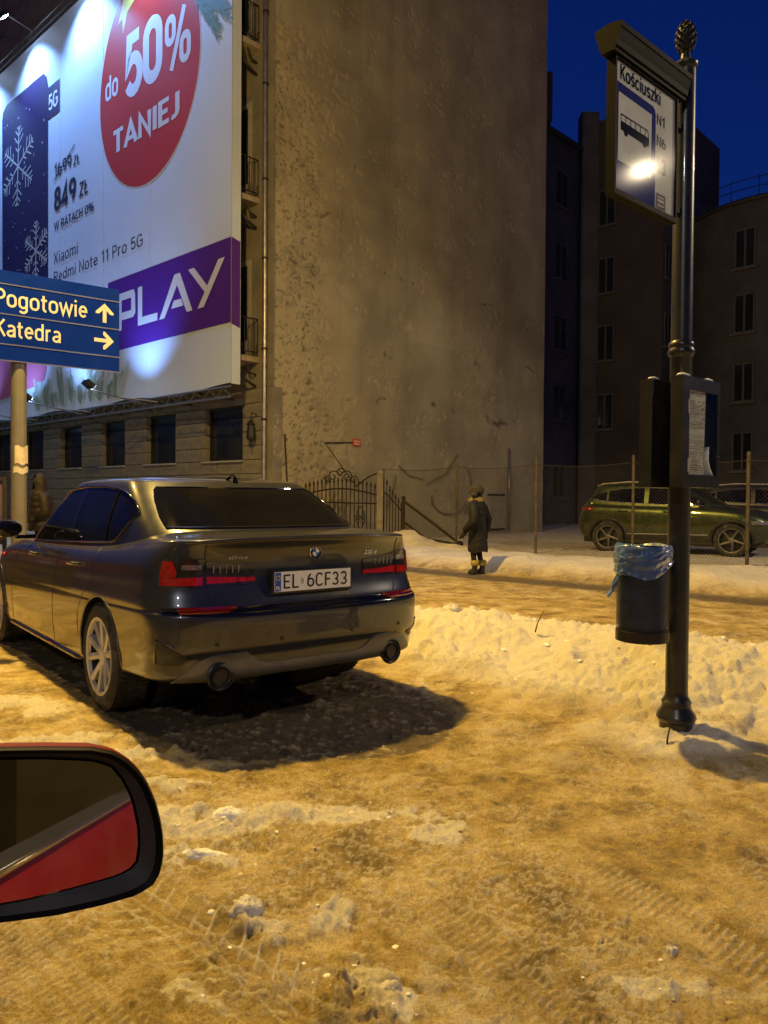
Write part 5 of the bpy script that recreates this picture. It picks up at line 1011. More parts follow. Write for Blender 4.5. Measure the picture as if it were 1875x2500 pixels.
M_PANE = clear_glass('sign_pane_glass')
MB().poly([(SX0 + .012, SZ0 + .026), (SX1 - .014, SZ0 + .026), (SX1 - .014, SZ1 - .010), (SX0 + .012, SZ1 - .010)], SY + .004).build('glass_pane', M_PANE, stop)
# timetable cases, back to back
M_PAPER = mat('timetable_paper', (.62, .56, .47), .8, var=.12, vscale=10, dirt=(.42, .36, .28), dscale=9, damt=.4); M_CASEIN = mat('case_interior', (.012, .012, .012), .7)
def case(sgn, label):
    e = link(bpy.data.objects.new('timetable_case', None)); e.parent = stop; e.rotation_euler = (0, 0, 0 if sgn < 0 else math.pi); e['label'] = label
    x0, x1, z0, z1, yf, yb = -.205, .208, 1.385, 1.955, -.120, -.050
    b = MB(); b.b2(x0, x1, yb - .008, yb, z0, z1); b.b2(x0, x0 + .012, yf + .012, yb - .0085, z0, z1); b.b2(x1 - .012, x1, yf + .012, yb - .0085, z0, z1); b.b2(x0 + .0125, x1 - .0125, yf + .012, yb - .0085, z1 - .012, z1); b.b2(x0 + .0125, x1 - .0125, yf + .012, yb - .0085, z0, z0 + .012)
    b.build('case_box', M_GREENBLK, e)
    d = MB(); wx0, wx1, wz0, wz1 = -.140, .176, 1.452, 1.888
    d.b2(x0, wx0, yf, yf + .0115, z0, z1); d.b2(wx1, x1, yf, yf + .0115, z0, z1); d.b2(wx0, wx1, yf, yf + .0115, z0, wz0); d.b2(wx0, wx1, yf, yf + .0115, wz1, z1); dr = d.build('case_door', M_GREENBLK, e)
    for zz in (1.50, 1.80): MB().b2(wx0 - .014, wx0 - .006, yf - .004, yf + .001, zz - .035, zz + .035).build('hinge', M_SILL, dr)
    for zz in (1.55, 1.79): MB().lathe([(.008, 0), (.008, -.004)], 12, (x1 - .014, yf, zz), 'y').build('lock', M_BLACKPL, dr)
    MB().b2(x0 + .013, x1 - .013, yb - .020, yb - .010, z0 + .013, z1 - .013).build('backing', M_CASEIN, e)
    pp = MB(); pp.grid(np.array([[(x, yf + .016 + .003 * math.sin(9 * (x + z)), z) for x in np.linspace(-.150, .062, 8)] for z in np.linspace(1.44, 1.89, 12)])); po = pp.build('timetable_sheet', M_PAPER, e, True)
    tx = MB(); random.seed(12)
    for (za, zb_, dn) in ((1.865, 1.88, 3), (1.80, 1.84, 2), (1.74, 1.782, 3), (1.70, 1.73, 2), (1.585, 1.64, 4), (1.52, 1.57, 3), (1.475, 1.50, 2)):
        for z in np.arange(za, zb_, .011):
            x = -.138
            while x < .05:
                w = random.uniform(.008, .03); 
                if random.random() < .72: tx.b2(x, min(x + w, .055), yf + .009, yf + .0105, z, z + .004)
                x += w + .006
    for z in (1.79, 1.655, 1.512): tx.b2(-.14, .055, yf + .009, yf + .0105, z, z + .0022)
    tx.build('timetable_print', M_FADED, po)
    cr = MB(); cr.grid(np.array([[(.075 + .075 * u * (1 - v) + .012 * math.sin(7 * v + 3 * u), yf + .02 + .02 * math.sin(5 * u + 4 * v), 1.442 + .16 * v) for u in np.linspace(0, 1, 7)] for v in np.linspace(0, 1, 9)])); cr.build('torn_paper', M_PLATE, e, True)
    MB().poly([(wx0, wz0), (wx1, wz0), (wx1, wz1), (wx0, wz1)], yf + .005).build('case_glass', M_PANE, e)
    for sx_, sr_ in ((-.14, .06), (.13, .05)): MB().lathe([(.0, .0), (sr_, .004), (sr_ * .8, .014), (.0, .022)], 14, (sx_, -.085, z1), sc=(1, .45)).build('snow_cap', M_SNOW, e, True)
case(-1, 'timetable case facing the road, with a yellowed sheet'); case(1, 'timetable case facing away, its dark back showing')
MB().b2(.10, .17, .02, .03, 1.96, 2.15).build('ticket_holder', M_PLATE, stop)
for zz in (1.45, 1.90): MB().lathe([(.064, -.02), (.064, .02)], 24, (0, 0, zz)).build('clamp', M_GREENBLK, stop)
# ------------------------------------------------------------------ litter bin with blue bag
BIN = (1.352, 4.0, 0.0)
bn_ = thing('litter_bin', 'dark perforated litter bin with a blue bag, fixed to the bus stop post', 'litter bin', BIN, R_(20))
M_BIN = mat('bin_steel', (.022, .022, .021), .4, .5, var=.3, vscale=10, dirt=(.08, .06, .04), dscale=6, damt=.3)
RB = .132; Z0b, Z1b = .585, 1.075
def perforated():
    n = 54; rows = 46; V = []; Fc = []
    # expanded-metal shell: lattice with diamond holes
    m = MB(); zs = np.linspace(Z0b + .055, Z1b - .03, rows + 1); da = 2 * math.pi / n
    for i in range(rows):
        for k in range(n):
            a0 = k * da + (i % 2) * da / 2; zc = (zs[i] + zs[i + 1]) / 2; hz = (zs[1] - zs[0])
            o = []; inn = []
            for (ua, uz) in ((0, -1), (1, 0), (0, 1), (-1, 0)):
                o.append((a0 + ua * da / 2, zc + uz * hz)); inn.append((a0 + ua * da / 2 * .70, zc + uz * hz * .70))
            P = [(RB * math.cos(a), RB * math.sin(a), z) for a, z in o + inn]; m.add(P, [(q, (q + 1) % 4, 4 + (q + 1) % 4, 4 + q) for q in range(4)])
    return m
perforated().build('perforated_shell', M_BIN, bn_)
M_LINER = mat('bag_inside_bin', (.04, .075, .19), .35, var=.4, vscale=14, bump=.006, bscale=30)
MB().lathe([(.02, Z0b + .02), (RB - .03, Z0b + .025), (RB - .008, Z0b + .09), (RB - .006, Z1b - .05)], 40, caps=False).build('bag_liner', M_LINER, bn_, True)
b = MB(); b.lathe([(RB - .01, Z0b), (RB + .003, Z0b + .004), (RB + .003, Z0b + .056), (RB - .001, Z0b + .058)], 48); b.build('base_band', M_BIN, bn_, True, 40)
MB().lathe([(RB - .002, Z1b - .03), (RB + .003, Z1b - .028), (RB + .004, Z1b), (RB - .002, Z1b)], 48, caps=False).build('rim', M_BIN, bn_, True, 40)
MB().lathe([(.0, -.03), (.012, -.026), (.014, -.012), (.006, 0)], 12, (.05, 0, Z0b)).build('drain_knob', mat('red_knob', (.25, .03, .02), .5), bn_, True)
br = MB(); br.b2(.10, .155, .03, .05, .62, 1.05); br.b2(.125, .2, .02, .06, .98, 1.01); br.b2(.125, .2, .02, .06, .66, .69); br.build('bracket', M_BIN, bn_)
M_BAG = mat('blue_bag_film', (.06, .14, .36), .3, 0, var=.25, vscale=18, bump=.003, bscale=60); M_BAG.node_tree.nodes['Principled BSDF'].inputs['Transmission Weight'].default_value = .3
def bag():
    A = np.linspace(0, 2 * math.pi, 110, endpoint=False); rows = []
    low = lambda a: .080 + .085 * (.5 + .5 * math.cos(a - 3.6)) + .010 * math.sin(3 * a + 1)
    for t in (-.9, -.5, -.15):      # inside
        rows.append([((RB - .012 + .004 * math.sin(9 * a)) * math.cos(a), (RB - .012 + .004 * math.sin(9 * a)) * math.sin(a), Z1b - .01 + t * .3) for a in A])
    for t in np.linspace(0, 1, 26):
        tt = np.full(len(A), t); f1 = fbm(A * 3.2 + 5, tt * 7, 4, 161, .6) - .5; f2 = fbm(A * 1.5, tt * 11 + A * 2, 3, 163) - .5; fold = np.exp(-((np.sin(A * 4.5 + t * 3.0)) / .18) ** 2) * .006 * t
        row = []
        for i, a in enumerate(A): r = RB + .008 + .007 * math.sin(math.pi * min(t * 1.4, 1)) + .016 * f1[i] * (.35 + t) + .010 * f2[i] + fold[i]; row.append((r * math.cos(a), r * math.sin(a), Z1b + .010 + .005 * math.sin(4 * a) - low(a) * t + .012 * f1[i] * t))
        rows.append(row)
    m = MB(); m.grid(np.array(rows), wrap=True); return m
bg = bag().build('bag', M_BAG, bn_, True)
fl = MB(); fl.grid(np.array([[(-RB - .02 - .055 * u * (1 - .3 * v) + .01 * math.sin(6 * v), -.03 + .06 * v + .012 * math.sin(8 * u), .955 - .10 * u - .03 * v + .02 * math.sin(5 * v + 2 * u)) for v in np.linspace(0, 1, 9)] for u in np.linspace(0, 1, 9)])); fl.build('bag_flap', M_BAG, bg, True)
# ================================================================== DIRECTION SIGN
DS = (-4.75, 10.0, 0.0)
ds = thing('direction_sign', 'large blue direction sign on a thick grey post left of the saloon', 'road sign', DS, R_(38))
M_POST = mat('sign_post_grey', (.20, .19, .175), .5, .3, var=.15, vscale=4, dirt=(.2, .18, .15), dscale=3, damt=.6)
MB().lathe([(.095, -.2), (.095, 4.05), (.08, 4.06)], 28).build('post', M_POST, ds, True, 40)
M_DBLUE = mat('reflective_blue', (.002, .018, .25), .22, 0, var=.12, vscale=2, coat=.6, rvar=.08); M_DWHITE = mat('reflective_white', (.50, .50, .47), .4, var=.08); M_ALU = mat('aluminium_edge', (.7, .69, .66), .25, .9, var=.1)
for (z0, z1) in ((3.995, 4.165), (3.615, 3.985), (3.235, 3.605), (3.03, 3.225)):
    po = MB().bbox_(-1.30, 1.262, -.125, -.10, z0, z1, .003).build('sign_plank', M_DBLUE, ds)
    MB().b2(-1.30, 1.262, -.134, -.1255, z0 - .0095, z0 + .004).build('edge_profile', M_ALU, po)
for zz in (3.13, 4.08, 3.42, 3.8): MB().b2(-1.1, 1.1, -.0995, -.07, zz - .02, zz + .02).build('back_rail', M_ALU, ds)
dy = -.1275
words('place_name', 'Pogotowie', M_DWHITE, ds, -.300, .830, 3.645, 3.935, dy, .13); words('place_name', 'Katedra', M_DWHITE, ds, -.300, .487, 3.325, 3.555, dy, .13)
ar = MB(); ar.poly([(1.035, 3.685), (1.085, 3.685), (1.085, 3.90), (1.035, 3.90)], dy); ar.poly([(1.06, 3.945), (1.06, 3.875), (.985, 3.80), (.940, 3.80), (.940, 3.825)], dy - .001); ar.poly([(1.06, 3.945), (1.180, 3.825), (1.180, 3.80), (1.135, 3.80), (1.06, 3.875)], dy - .001); ar.build('arrow_up', M_DWHITE, ds)
ar = MB(); ar.poly([(.92, 3.415), (.92, 3.465), (1.13, 3.465), (1.13, 3.415)], dy); ar.poly([(1.185, 3.44), (1.115, 3.44), (1.04, 3.515), (1.04, 3.56), (1.065, 3.56)], dy - .001); ar.poly([(1.185, 3.44), (1.065, 3.32), (1.04, 3.32), (1.04, 3.365), (1.115, 3.44)], dy - .001); ar.build('arrow_right', M_DWHITE, ds)
for (z0, z1, a0, a1) in ((1.72, 1.95, -2.3, -.4), (1.60, 1.68, -2.5, -.3)):
    m = MB(); m.grid(np.array([[((.099 + .01 * max(0, u - .85) * 6) * math.cos(a0 + (a1 - a0) * u), (.099 + .01 * max(0, u - .85) * 6) * math.sin(a0 + (a1 - a0) * u), z0 + (z1 - z0) * v + .015 * math.sin(9 * u)) for u in np.linspace(0, 1, 14)] for v in np.linspace(0, 1, 6)])); m.build('torn_notice', M_PAPER, ds, True)
# poster case at the left edge
pc = thing('poster_case', 'small framed poster case at the far left edge, beyond the direction sign', 'poster case', (-6.35, 11.8, 0), R_(30))
fr = MB(); fr.b2(-.5, -.44, -.06, .06, .55, 1.6); fr.b2(.44, .5, -.06, .06, .55, 1.6); fr.b2(-.44, .44, -.06, .06, 1.54, 1.6); fr.b2(-.44, .44, -.06, .06, .55, .61); fr.build('frame', M_DARKMET, pc)
for x in (-.47, .47): MB().b2(x - .03, x + .03, -.03, .03, -.1, .5495).build('leg', M_DARKMET, pc)
MB().b2(-.4395, .4395, -.02, .02, .6105, 1.5395).build('poster', mat('poster_print', (.05, .04, .08), .5, var=.9, vscale=3, dirt=(.2, .1, .08), dscale=2, damt=.8), pc)
# ================================================================== LAMPS out of frame (real posts and heads)
def street_lamp(loc, head, label, lens):
    t = thing('street_lamp', label, 'street lamp', (loc[0], loc[1], 0), 0, 'street lamps lighting the snow')
    h = head[2]; dx, dy = head[0] - loc[0], head[1] - loc[1]
    MB().lathe([(.11, -.2), (.11, 1.2), (.075, 1.3), (.05, h - .2), (.05, h + .15)], 16).build('post', M_POST, t, True, 40)
    MB().tube([(0, 0, h + .1), (dx * .4, dy * .4, h + .28), (dx * .9, dy * .9, h + .22)], .035, 8).build('arm', M_POST, t, True)
    L = math.hypot(dx, dy) or 1; a = math.atan2(dy, dx); Mx = Matrix.Translation((dx, dy, h + .24)) @ Matrix.Rotation(a, 4, 'Z')
    b = MB(); b.box((0, 0, .03), (.62, .26, .07), M=Mx); b.box((0, 0, .08), (.4, .18, .04), M=Mx); b.build('lamp_head', M_POST, t)
    return t
street_lamp((-9.9, 16.3, 0), LAMP_B, 'tall street lamp up the street, out of the photograph', None)
street_lamp((-1.2, 12.7, 0), LAMP_A, 'tall street lamp over the pavement, its head above the photograph', None) if False else None
# ================================================================== GATE
M_IRON = mat('rusty_black_iron', (.03, .022, .017), .65, .5, var=.4, vscale=25, bump=.003, bscale=60)
M_CONC = mat('gate_post_concrete', (.22, .19, .14), .9, var=.3, vscale=6, bump=.01, bscale=30)
gate = thing('iron_gate', 'ornate wrought iron gate with spear tops between the gable and a concrete post', 'gate', (-2.1, 20.1, .05), R_(-5.5))
GW = 1.92
def bar(m, x, z0, z1, r=.016):
    m.tube([(x, 0, z0), (x, 0, z1)], r, 5, caps=False); m.lathe([(.018, z1), (.03, z1 + .05), (.004, z1 + .15)], 6, (x, 0, 0))
top = lambda x: 1.50 + .16 * math.sin(math.pi * x / GW)
bm0 = MB(); bar(bm0, 0, .05, 1.5); bmesh0 = bm0.mesh('bar')
for j in range(18):
    x = .05 + j * (GW - .1) / 17; m = MB(); bar(m, x, .08, top(x)); m.build('bar', M_IRON, gate)
r = MB(); r.tube([(x, 0, top(x) - .16) for x in np.linspace(0, GW, 16)], .024, 6); r.build('top_rail', M_IRON, gate)
MB().tube([(0, 0, 1.15), (GW, 0, 1.12)], .022, 6).build('middle_rail', M_IRON, gate); MB().tube([(0, 0, .16), (GW, 0, .16)], .026, 6).build('bottom_rail', M_IRON, gate)
def spiral(cx, cz, r0, r1, t0, t1, n=26): return [(cx + (r0 + (r1 - r0) * t) * math.cos(t0 + (t1 - t0) * t), -.02, cz + (r0 + (r1 - r0) * t) * math.sin(t0 + (t1 - t0) * t)) for t in np.linspace(0, 1, n)]
s = MB()
for cx, cz, R0, sg in ((.78, 1.82, .16, 1), (1.14, 1.82, .16, -1), (.96, 1.92, .12, 1), (.62, 1.74, .1, -1), (1.32, 1.74, .1, 1)): s.tube(spiral(cx, cz, R0, .02, 0 if sg > 0 else math.pi, sg * 8), .016, 5)
s.build('crest_scroll', M_IRON, gate)
s = MB()
for x in (.36, 1.5):
    for sg in (-1, 1):
        s.tube([(x + sg * .11 * math.sin(t * math.pi) ** .8, -.015, .45 + .6 * t) for t in np.linspace(0, 1, 14)], .014, 5); s.tube(spiral(x + sg * .07, .75, .07, .015, 1.5, 1.5 + sg * 7), .012, 5)
s.build('panel_scroll', M_IRON, gate)
wk = thing('wicket_gate', 'small iron side gate stepping down beside the ornate gate', 'gate', (.02, 19.88, .05), R_(-6))
for j in range(6):
    x = .05 + j * .076; m = MB(); bar(m, x, .08, 1.55 - .55 * (x / .45) ** 1.2 + (.1 if j == 0 else 0), .013); m.build('bar', M_IRON, wk)
MB().tube([(x, 0, 1.40 - .5 * (x / .45) ** 1.2) for x in np.linspace(0, .45, 8)], .02, 6).build('top_rail', M_IRON, wk); MB().tube([(0, 0, .2), (.45, 0, .2)], .02, 6).build('bottom_rail', M_IRON, wk)
m = MB(); m.b2(.445, .525, -.04, .04, -.1, 1.25); m.lathe([(.06, 1.25), (.06, 1.29), (.0, 1.33)], 8, (.485, 0, 0)); m.build('end_post', M_IRON, wk)
gp = thing('gate_post', 'mossy concrete gate post between the two iron gates', 'post', (-.10, 19.95, 0), R_(-5))
m = MB(); m.b2(-.075, .075, -.075, .075, -.1, 1.93); m.lathe([(.10, 1.93), (.105, 1.96), (.06, 2.02), (.0, 2.05)], 8); m.build('shaft', M_CONC, gp)
ar = MB(); ar.tube([(-.62 + .62 * t, 0, 1.62 + .33 * math.sin(t * math.pi / 2)) for t in np.linspace(0, 1, 12)], .022, 6); ar.build('arched_stay', M_IRON, gp)
bs = thing('iron_brace', 'rusty iron brace sloping from the wicket down to the snow', 'brace', (.5, 19.7, 0), 0)
MB().tube([(.03, 0, 1.22), (.75, -.45, .68), (1.34, -.9, .22)], .035, 6).build('upper_bar', M_IRON, bs); MB().tube([(.05, 0, .68), (.55, -.4, .30), (1.3, -.9, .20)], .028, 6).build('lower_bar', M_IRON, bs)
m = MB(); m.lathe([(.0, .0), (.09, .03), (.08, .1), (.0, .14)], 10, (1.36, -.92, .15)); m.build('ground_foot', M_IRON, bs)
# ================================================================== CHAIN-LINK FENCE
M_WIRE = mat('fence_wire', (.07, .06, .045), .6, .4, var=.3, vscale=20)
M_FPOST = mat('fence_post_rusty', (.11, .085, .05), .7, .3, var=.4, vscale=10, bump=.003, bscale=50)
FP = [(-.02, 20.3), (1.77, 18.79), (3.4, 17.2), (5.13, 15.85), (6.86, 14.5), (8.6, 13.1), (10.6, 11.6)]
HF = [2.0, 2.08, 2.16, 2.16, 2.16, 2.16, 2.16]
DSC = ['beside the iron gate', 'left of the walking woman', 'right of the walking woman, at the end of the gable', 'behind the litter bin', 'in front of the green car', 'at the right edge', 'past the right edge']
cl = thing('chain_link_fence', 'chain-link fence with rusty posts along the snow bank, before the parked green car', 'fence')
for i, (x, y) in enumerate(FP):
    m = MB(); m.tube([(x, y, -.1), (x, y, HF[i] + .06)], .030 if i != 4 else .036, 8); m.lathe([(.034, HF[i] + .05), (.036, HF[i] + .07), (.0, HF[i] + .09)], 8, (x, y, 0)); m.build('post', M_FPOST, cl, True, 40)
for i in range(len(FP) - 1):
    a = np.array(FP[i]); b = np.array(FP[i + 1]); L = np.linalg.norm(b - a); d = (b - a) / L; nn = np.array([-d[1], d[0]])
    w = MB(); cell = .075; r = .0024; n = int(L / cell); Hh = 2.0; rows = int(Hh / cell)
    V = []; Fc = []
    def wp(u, v, k): s_ = .06 * math.sin(math.pi * u / L) * (v / Hh) ** 2; p = a + d * u + nn * (k + .04 * math.sin(u * 1.7 + i)); return np.array([p[0], p[1], v + .10 - s_])
    for k in range(n + rows):
        for sg in (1, -1):
            u0 = (k - rows) * cell if sg > 0 else k * cell; pts = []
            for q in np.linspace(0, 1, 7):
                u = u0 + sg * q * rows * cell; v = q * Hh
                if 0 <= u <= L: pts.append(wp(u, v, .002 * sg))
            if len(pts) >= 2:
                P = np.array(pts); bI = len(V)
                for p in P:
                    V += [p + np.array([d[0] * r, d[1] * r, 0]), p + np.array([-d[0] * r, -d[1] * r, 0]), p + np.array([nn[0] * r, nn[1] * r, r])]
                for t in range(len(P) - 1):
                    for e in range(3): Fc.append((bI + 3 * t + e, bI + 3 * t + (e + 1) % 3, bI + 3 * t + 3 + (e + 1) % 3, bI + 3 * t + 3 + e))
    o = put('wire_mesh', fastmesh('wire_mesh', V, Fc), M_WIRE, cl); o['kind'] = 'stuff'
    MB().tube([wp(u, Hh - .02, .0) for u in np.linspace(0, L, 9)], .006, 4).build('top_wire', M_WIRE, cl)
# ================================================================== PARKED GREEN CROSSOVER
SXK = [-.9, -.4, 0.3, 1.3, 2.3, 3.0, 3.6]
def sr(R, F, W, z, Cr=.45, Cf=.8, nr=2.8, nf=2.5): return (R, F, W, Cr, Cf, nr, nf, z)
SR_ = [sr(-.70, 3.42, .80, (.34, .30, .26, .25, .26, .28, .32)), sr(-.80, 3.5, .89, (.42, .36, .32, .30, .31, .34, .38)), sr(-.85, 3.55, .92, (.52, .46, .42, .40, .41, .44, .48)), sr(-.86, 3.58, .93, (.66, .62, .58, .56, .56, .57, .58)),
       sr(-.84, 3.60, .933, (.80, .77, .74, .72, .71, .70, .69)), sr(-.80, 3.58, .928, (.94, .91, .88, .86, .84, .80, .77)), sr(-.77, 3.52, .912, (1.05, 1.02, 1.0, .97, .95, .90, .84)), sr(-.73, 3.44, .875, (1.12, 1.10, 1.075, 1.05, 1.03, .97, .90)), sr(-.68, 3.30, .82, (1.16, 1.14, 1.11, 1.09, 1.07, 1.01, .94)), sr(-.3, 2.7, .6, (1.18, 1.17, 1.14, 1.12, 1.11, 1.06, .98))]
SG_ = [(-.72, 2.60, .85, .35, .6, 2.8, 2.6, (1.10, 1.06, 1.03, 1.01, 1.0)), (-.66, 2.50, .83, .35, .58, 2.8, 2.6, (1.20, 1.16, 1.13, 1.11, 1.10)), (-.52, 2.15, .78, .33, .5, 2.8, 2.6, (1.34, 1.33, 1.31, 1.30, 1.28)), (-.44, 1.85, .72, .30, .42, 2.8, 2.6, (1.48, 1.50, 1.50, 1.48, 1.44)), (-.38, 1.65, .67, .28, .38, 2.8, 2.6, (1.55, 1.585, 1.595, 1.57, 1.52)), (-.28, 1.48, .56, .25, .32, 2.8, 2.6, (1.585, 1.625, 1.635, 1.61, 1.56)), (.2, 1.0, .2, .1, .1, 2.8, 2.6, (1.61, 1.65, 1.66, 1.63, 1.58))]
SB = Shell(SR_, SXK, sub=4); SGH = Shell(SG_, [-.8, 0, 1.0, 2.0, 2.6], sub=4)
_sb = bool_cut(SB.mesh(60).mesh('body'), [cyl(x, .37, .40, y0, y1, 36) for x in (0, 2.68) for y0, y1 in ((.6, 1.2), (-1.2, -.6))]); _sr = SGH.mesh(56).mesh('roof')
M_RIM2 = mat('dark_alloy', (.16, .15, .13), .4, .5, var=.2)
M_HLAMP = mat('headlamp_glass', (.30, .29, .27), .08, .5, var=.6, vscale=20, coat=1)
def crossover(label, loc, rz, col, group, full=True):
    t = thing('parked_car', label, 'car', loc, rz); pm = paint('car_paint', col, .6, .3, damt=.3)
    put('body', _sb.copy(), pm, t, True, 38); put('roof', _sr.copy(), pm, t, True, 50)
    MB().b2(-.65, 3.3, -.66, .66, .22, .5).build('underbody', M_BLACKPL, t)
    zt2 = pl((-.45, 1.285), (-.25, 1.37), (0, 1.44), (.3, 1.485), (.8, 1.51), (1.3, 1.49), (1.6, 1.42), (1.9, 1.29), (2.15, 1.15)); zl2 = pl((-.45, 1.28), (-.25, 1.235), (0, 1.20), (1.0, 1.15), (2.1, 1.125))
    for sg in (-1, 1):
        for a, b in ((-.45, -.06), (-.02, .80), (.90, 2.10)): side_panel(SGH, np.linspace(a, b, 16), zl2, lambda x: max(zt2(x), zl2(x) + .004), sg, 6, .005, .01).build('side_window', M_CGLASS, t, True, 50)
        xs = np.linspace(-.45, 2.1, 30); MB().tube([(x, sg * (SGH.side_y(x, zl2(x)) + .006), zl2(x) - .008) for x in xs], .010, 5).build('window_trim', M_CHROME, t, True)
        MB().tube([(x, sg * .60, zz) for x, zz in ((-.35, 1.555), (-.2, 1.61), (.4, 1.655), (1.2, 1.64), (1.5, 1.58))], .016, 6).build('roof_rail', M_SILL, t, True)
        for hx in (.35, 1.35): MB().tube([(hx - .1, sg * (SB.side_y(hx, .97) + .005), .975), (hx - .08, sg * (SB.side_y(hx, .97) + .032), .978), (hx + .08, sg * (SB.side_y(hx, .97) + .032), .972), (hx + .1, sg * (SB.side_y(hx, .97) + .005), .968)], .013, 6).build('door_handle', pm, t, True)
        for sx in ([(.30, .55), (.28, .75), (.12, .88), (.1, 1.0)], [(.86, .42), (.86, .75), (.84, .99)], [(2.02, .42), (2.05, .75), (2.0, .94)]):
            n_ = []
            for i in range(len(sx) - 1):
                for u in np.linspace(0, 1, 5)[:-1]: x = sx[i][0] * (1 - u) + sx[i + 1][0] * u; z = sx[i][1] * (1 - u) + sx[i + 1][1] * u; n_.append((x, sg * (SB.side_y(x, z)), z))
            MB().tube(n_, .004, 4).build('door_seam', M_BLACKPL, t)
        side_panel(SB, np.linspace(.42, 2.26, 20), lambda x: .33, lambda x: .43 + .03 * math.sin(1.4 * x), sg, 4, .012, .01).build('sill_cladding', M_BLACKPL, t, True, 50)
        MB().tube([(x, sg * (SB.side_y(x, .45) + .016), .452 + .012 * (x - .4)) for x in np.linspace(.45, 2.2, 16)], .011, 5).build('sill_strip', M_SILL, t, True)
        for ax in (0, 2.68):
            pts = [(ax + .425 * math.cos(q), .37 + .425 * math.sin(q)) for q in np.linspace(-.1, math.pi + .1, 30)]; MB().tube([(x, sg * (SB.side_y(x, z) - .004), z) for x, z in pts if z > .32], .028, 6).build('arch_cladding', M_BLACKPL, t, True)
            wheel(t, ax, sg * .815, sg, .368, .235, .262, dict(n=5, split=(0,), w0=.045, w1=.032, twist=.35), M_RIM2)
        mr = MB(); mr.lathe([(.0, -.10), (.075, -.06), (.085, .02), (.05, .09), (.0, .11)], 14, (2.02, sg * 1.02, 1.20), 'y', sc=(.7, .9)); mr.b2(2.0, 2.06, min(sg * .86, sg * .97), max(sg * .86, sg * .97), 1.15, 1.18); mr.build('door_mirror', M_GLOSSBLK, t, True, 50)
        wrap_panel(SB, np.linspace(.80, .90, 12) * sg, lambda a: .715, lambda a: .80 - .25 * max(0, .84 - abs(a)), 5, .008, .02).build('headlamp', M_HLAMP, t, True, 50)
        wrap_panel(SB, np.linspace(.19, .335, 12) * sg, lambda a: .98, lambda a: 1.05, 4, .008, .02).build('tail_lamp', M_REDD, t, True, 50)
    for z0, z1, w in ((.50, .66, .62),): skirted([[(SB.front_x(y, z), y, z) for z in np.linspace(z0, z1, 5)] for y in np.linspace(-w, w, 16)], .004, .01).build('grille', M_BLACKPL, t, True, 50)
    skirted([[(SGH.front_x(f * .62, z), f * .62, z) for z in np.linspace(1.16, 1.52, 8)] for f in np.linspace(-1, 1, 16)], .005, .01).build('windscreen', M_CGLASS, t, True, 50)
    skirted([[(SGH.rear_x(f * .58, z), f * .58, z) for z in np.linspace(1.24, 1.50, 8)] for f in np.linspace(-1, 1, 16)], .005, .01).build('rear_window', M_CGLASS, t, True, 50)
    sp = MB(); sp.grid(np.array([[(-.36 - .16 * u, y, 1.555 - .012 * u * u - .02 * abs(y)) for u in (0, .5, 1)] for y in np.linspace(-.58, .58, 9)])); sp.grid(np.array([[(-.36 - .16 * u, y, 1.53 - .0 * u - .02 * abs(y)) for u in (0, .5, 1)] for y in np.linspace(-.58, .58, 9)])); sp.build('roof_spoiler', pm, t, True)
    return t
crossover('olive green crossover car parked behind the chain-link fence', (5.75, 18.8, .08), R_(-33.1), (.030, .046, .012), None)
M_LIT = mat('lit_tail_lamp', (.4, .01, .01), .2, emit=(1, .03, .02), es=22)
def lit(t):
    for c_ in t.children:
        if c_.name.startswith('tail_lamp'): c_.data.materials[0] = M_LIT
    t.name = 'waiting_car'
lit(crossover('waiting car with lit red tail lamps, mirrored as red glints in the saloon', (-7.4, 10.2, -.06), R_(90 + 40), (.03, .03, .03), None))
crossover('dark grey car behind the olive green one, at the right edge', (9.2, 21.0, .10), R_(-30), (.035, .035, .038), None)
# ================================================================== PEOPLE
M_COAT = mat('black_padded_coat', (.0045, .004, .0035), .75, var=.4, vscale=12, bump=.01, bscale=22); M_COATB = mat('brown_jacket', (.010, .005, .0045), .7, var=.4, vscale=10, bump=.012, bscale=18)
M_SKIN = mat('skin', (.42, .26, .19), .5, var=.1); M_HAT = mat('fur_hat', (.045, .038, .03), .95, var=.6, vscale=40, bump=.02, bscale=50); M_SCARF = mat('mustard_scarf', (.20, .15, .05), .9, var=.3, vscale=30, bump=.01, bscale=60); M_BOOT = mat('boot_leather', (.012, .011, .01), .5, var=.3); M_FUR = mat('yellow_fur_cuff', (.34, .26, .05), .95, var=.4, vscale=50, bump=.02, bscale=70); M_TROUS = mat('dark_trousers', (.008, .007, .008), .85, var=.3)
def skin_body(name, nodes, edges, parent, m, sub=1):
    me = bpy.data.meshes.new(name); me.from_pydata([n[0] for n in nodes], edges, []); o = link(bpy.data.objects.new(name, me)); o.modifiers.new('s', 'SKIN')
    sv = me.skin_vertices[0].data
    for i, n in enumerate(nodes): sv[i].radius = (n[1], n[1]) if not hasattr(n[1], '__len__') else n[1]; sv[i].use_root = (i == 0)
    md = o.modifiers.new('u', 'SUBSURF'); md.levels = sub; md.render_levels = sub
    r = bpy.data.meshes.new_from_object(o.evaluated_get(bpy.context.evaluated_depsgraph_get())); bpy.data.objects.remove(o); return put(name, r, m, parent, True)
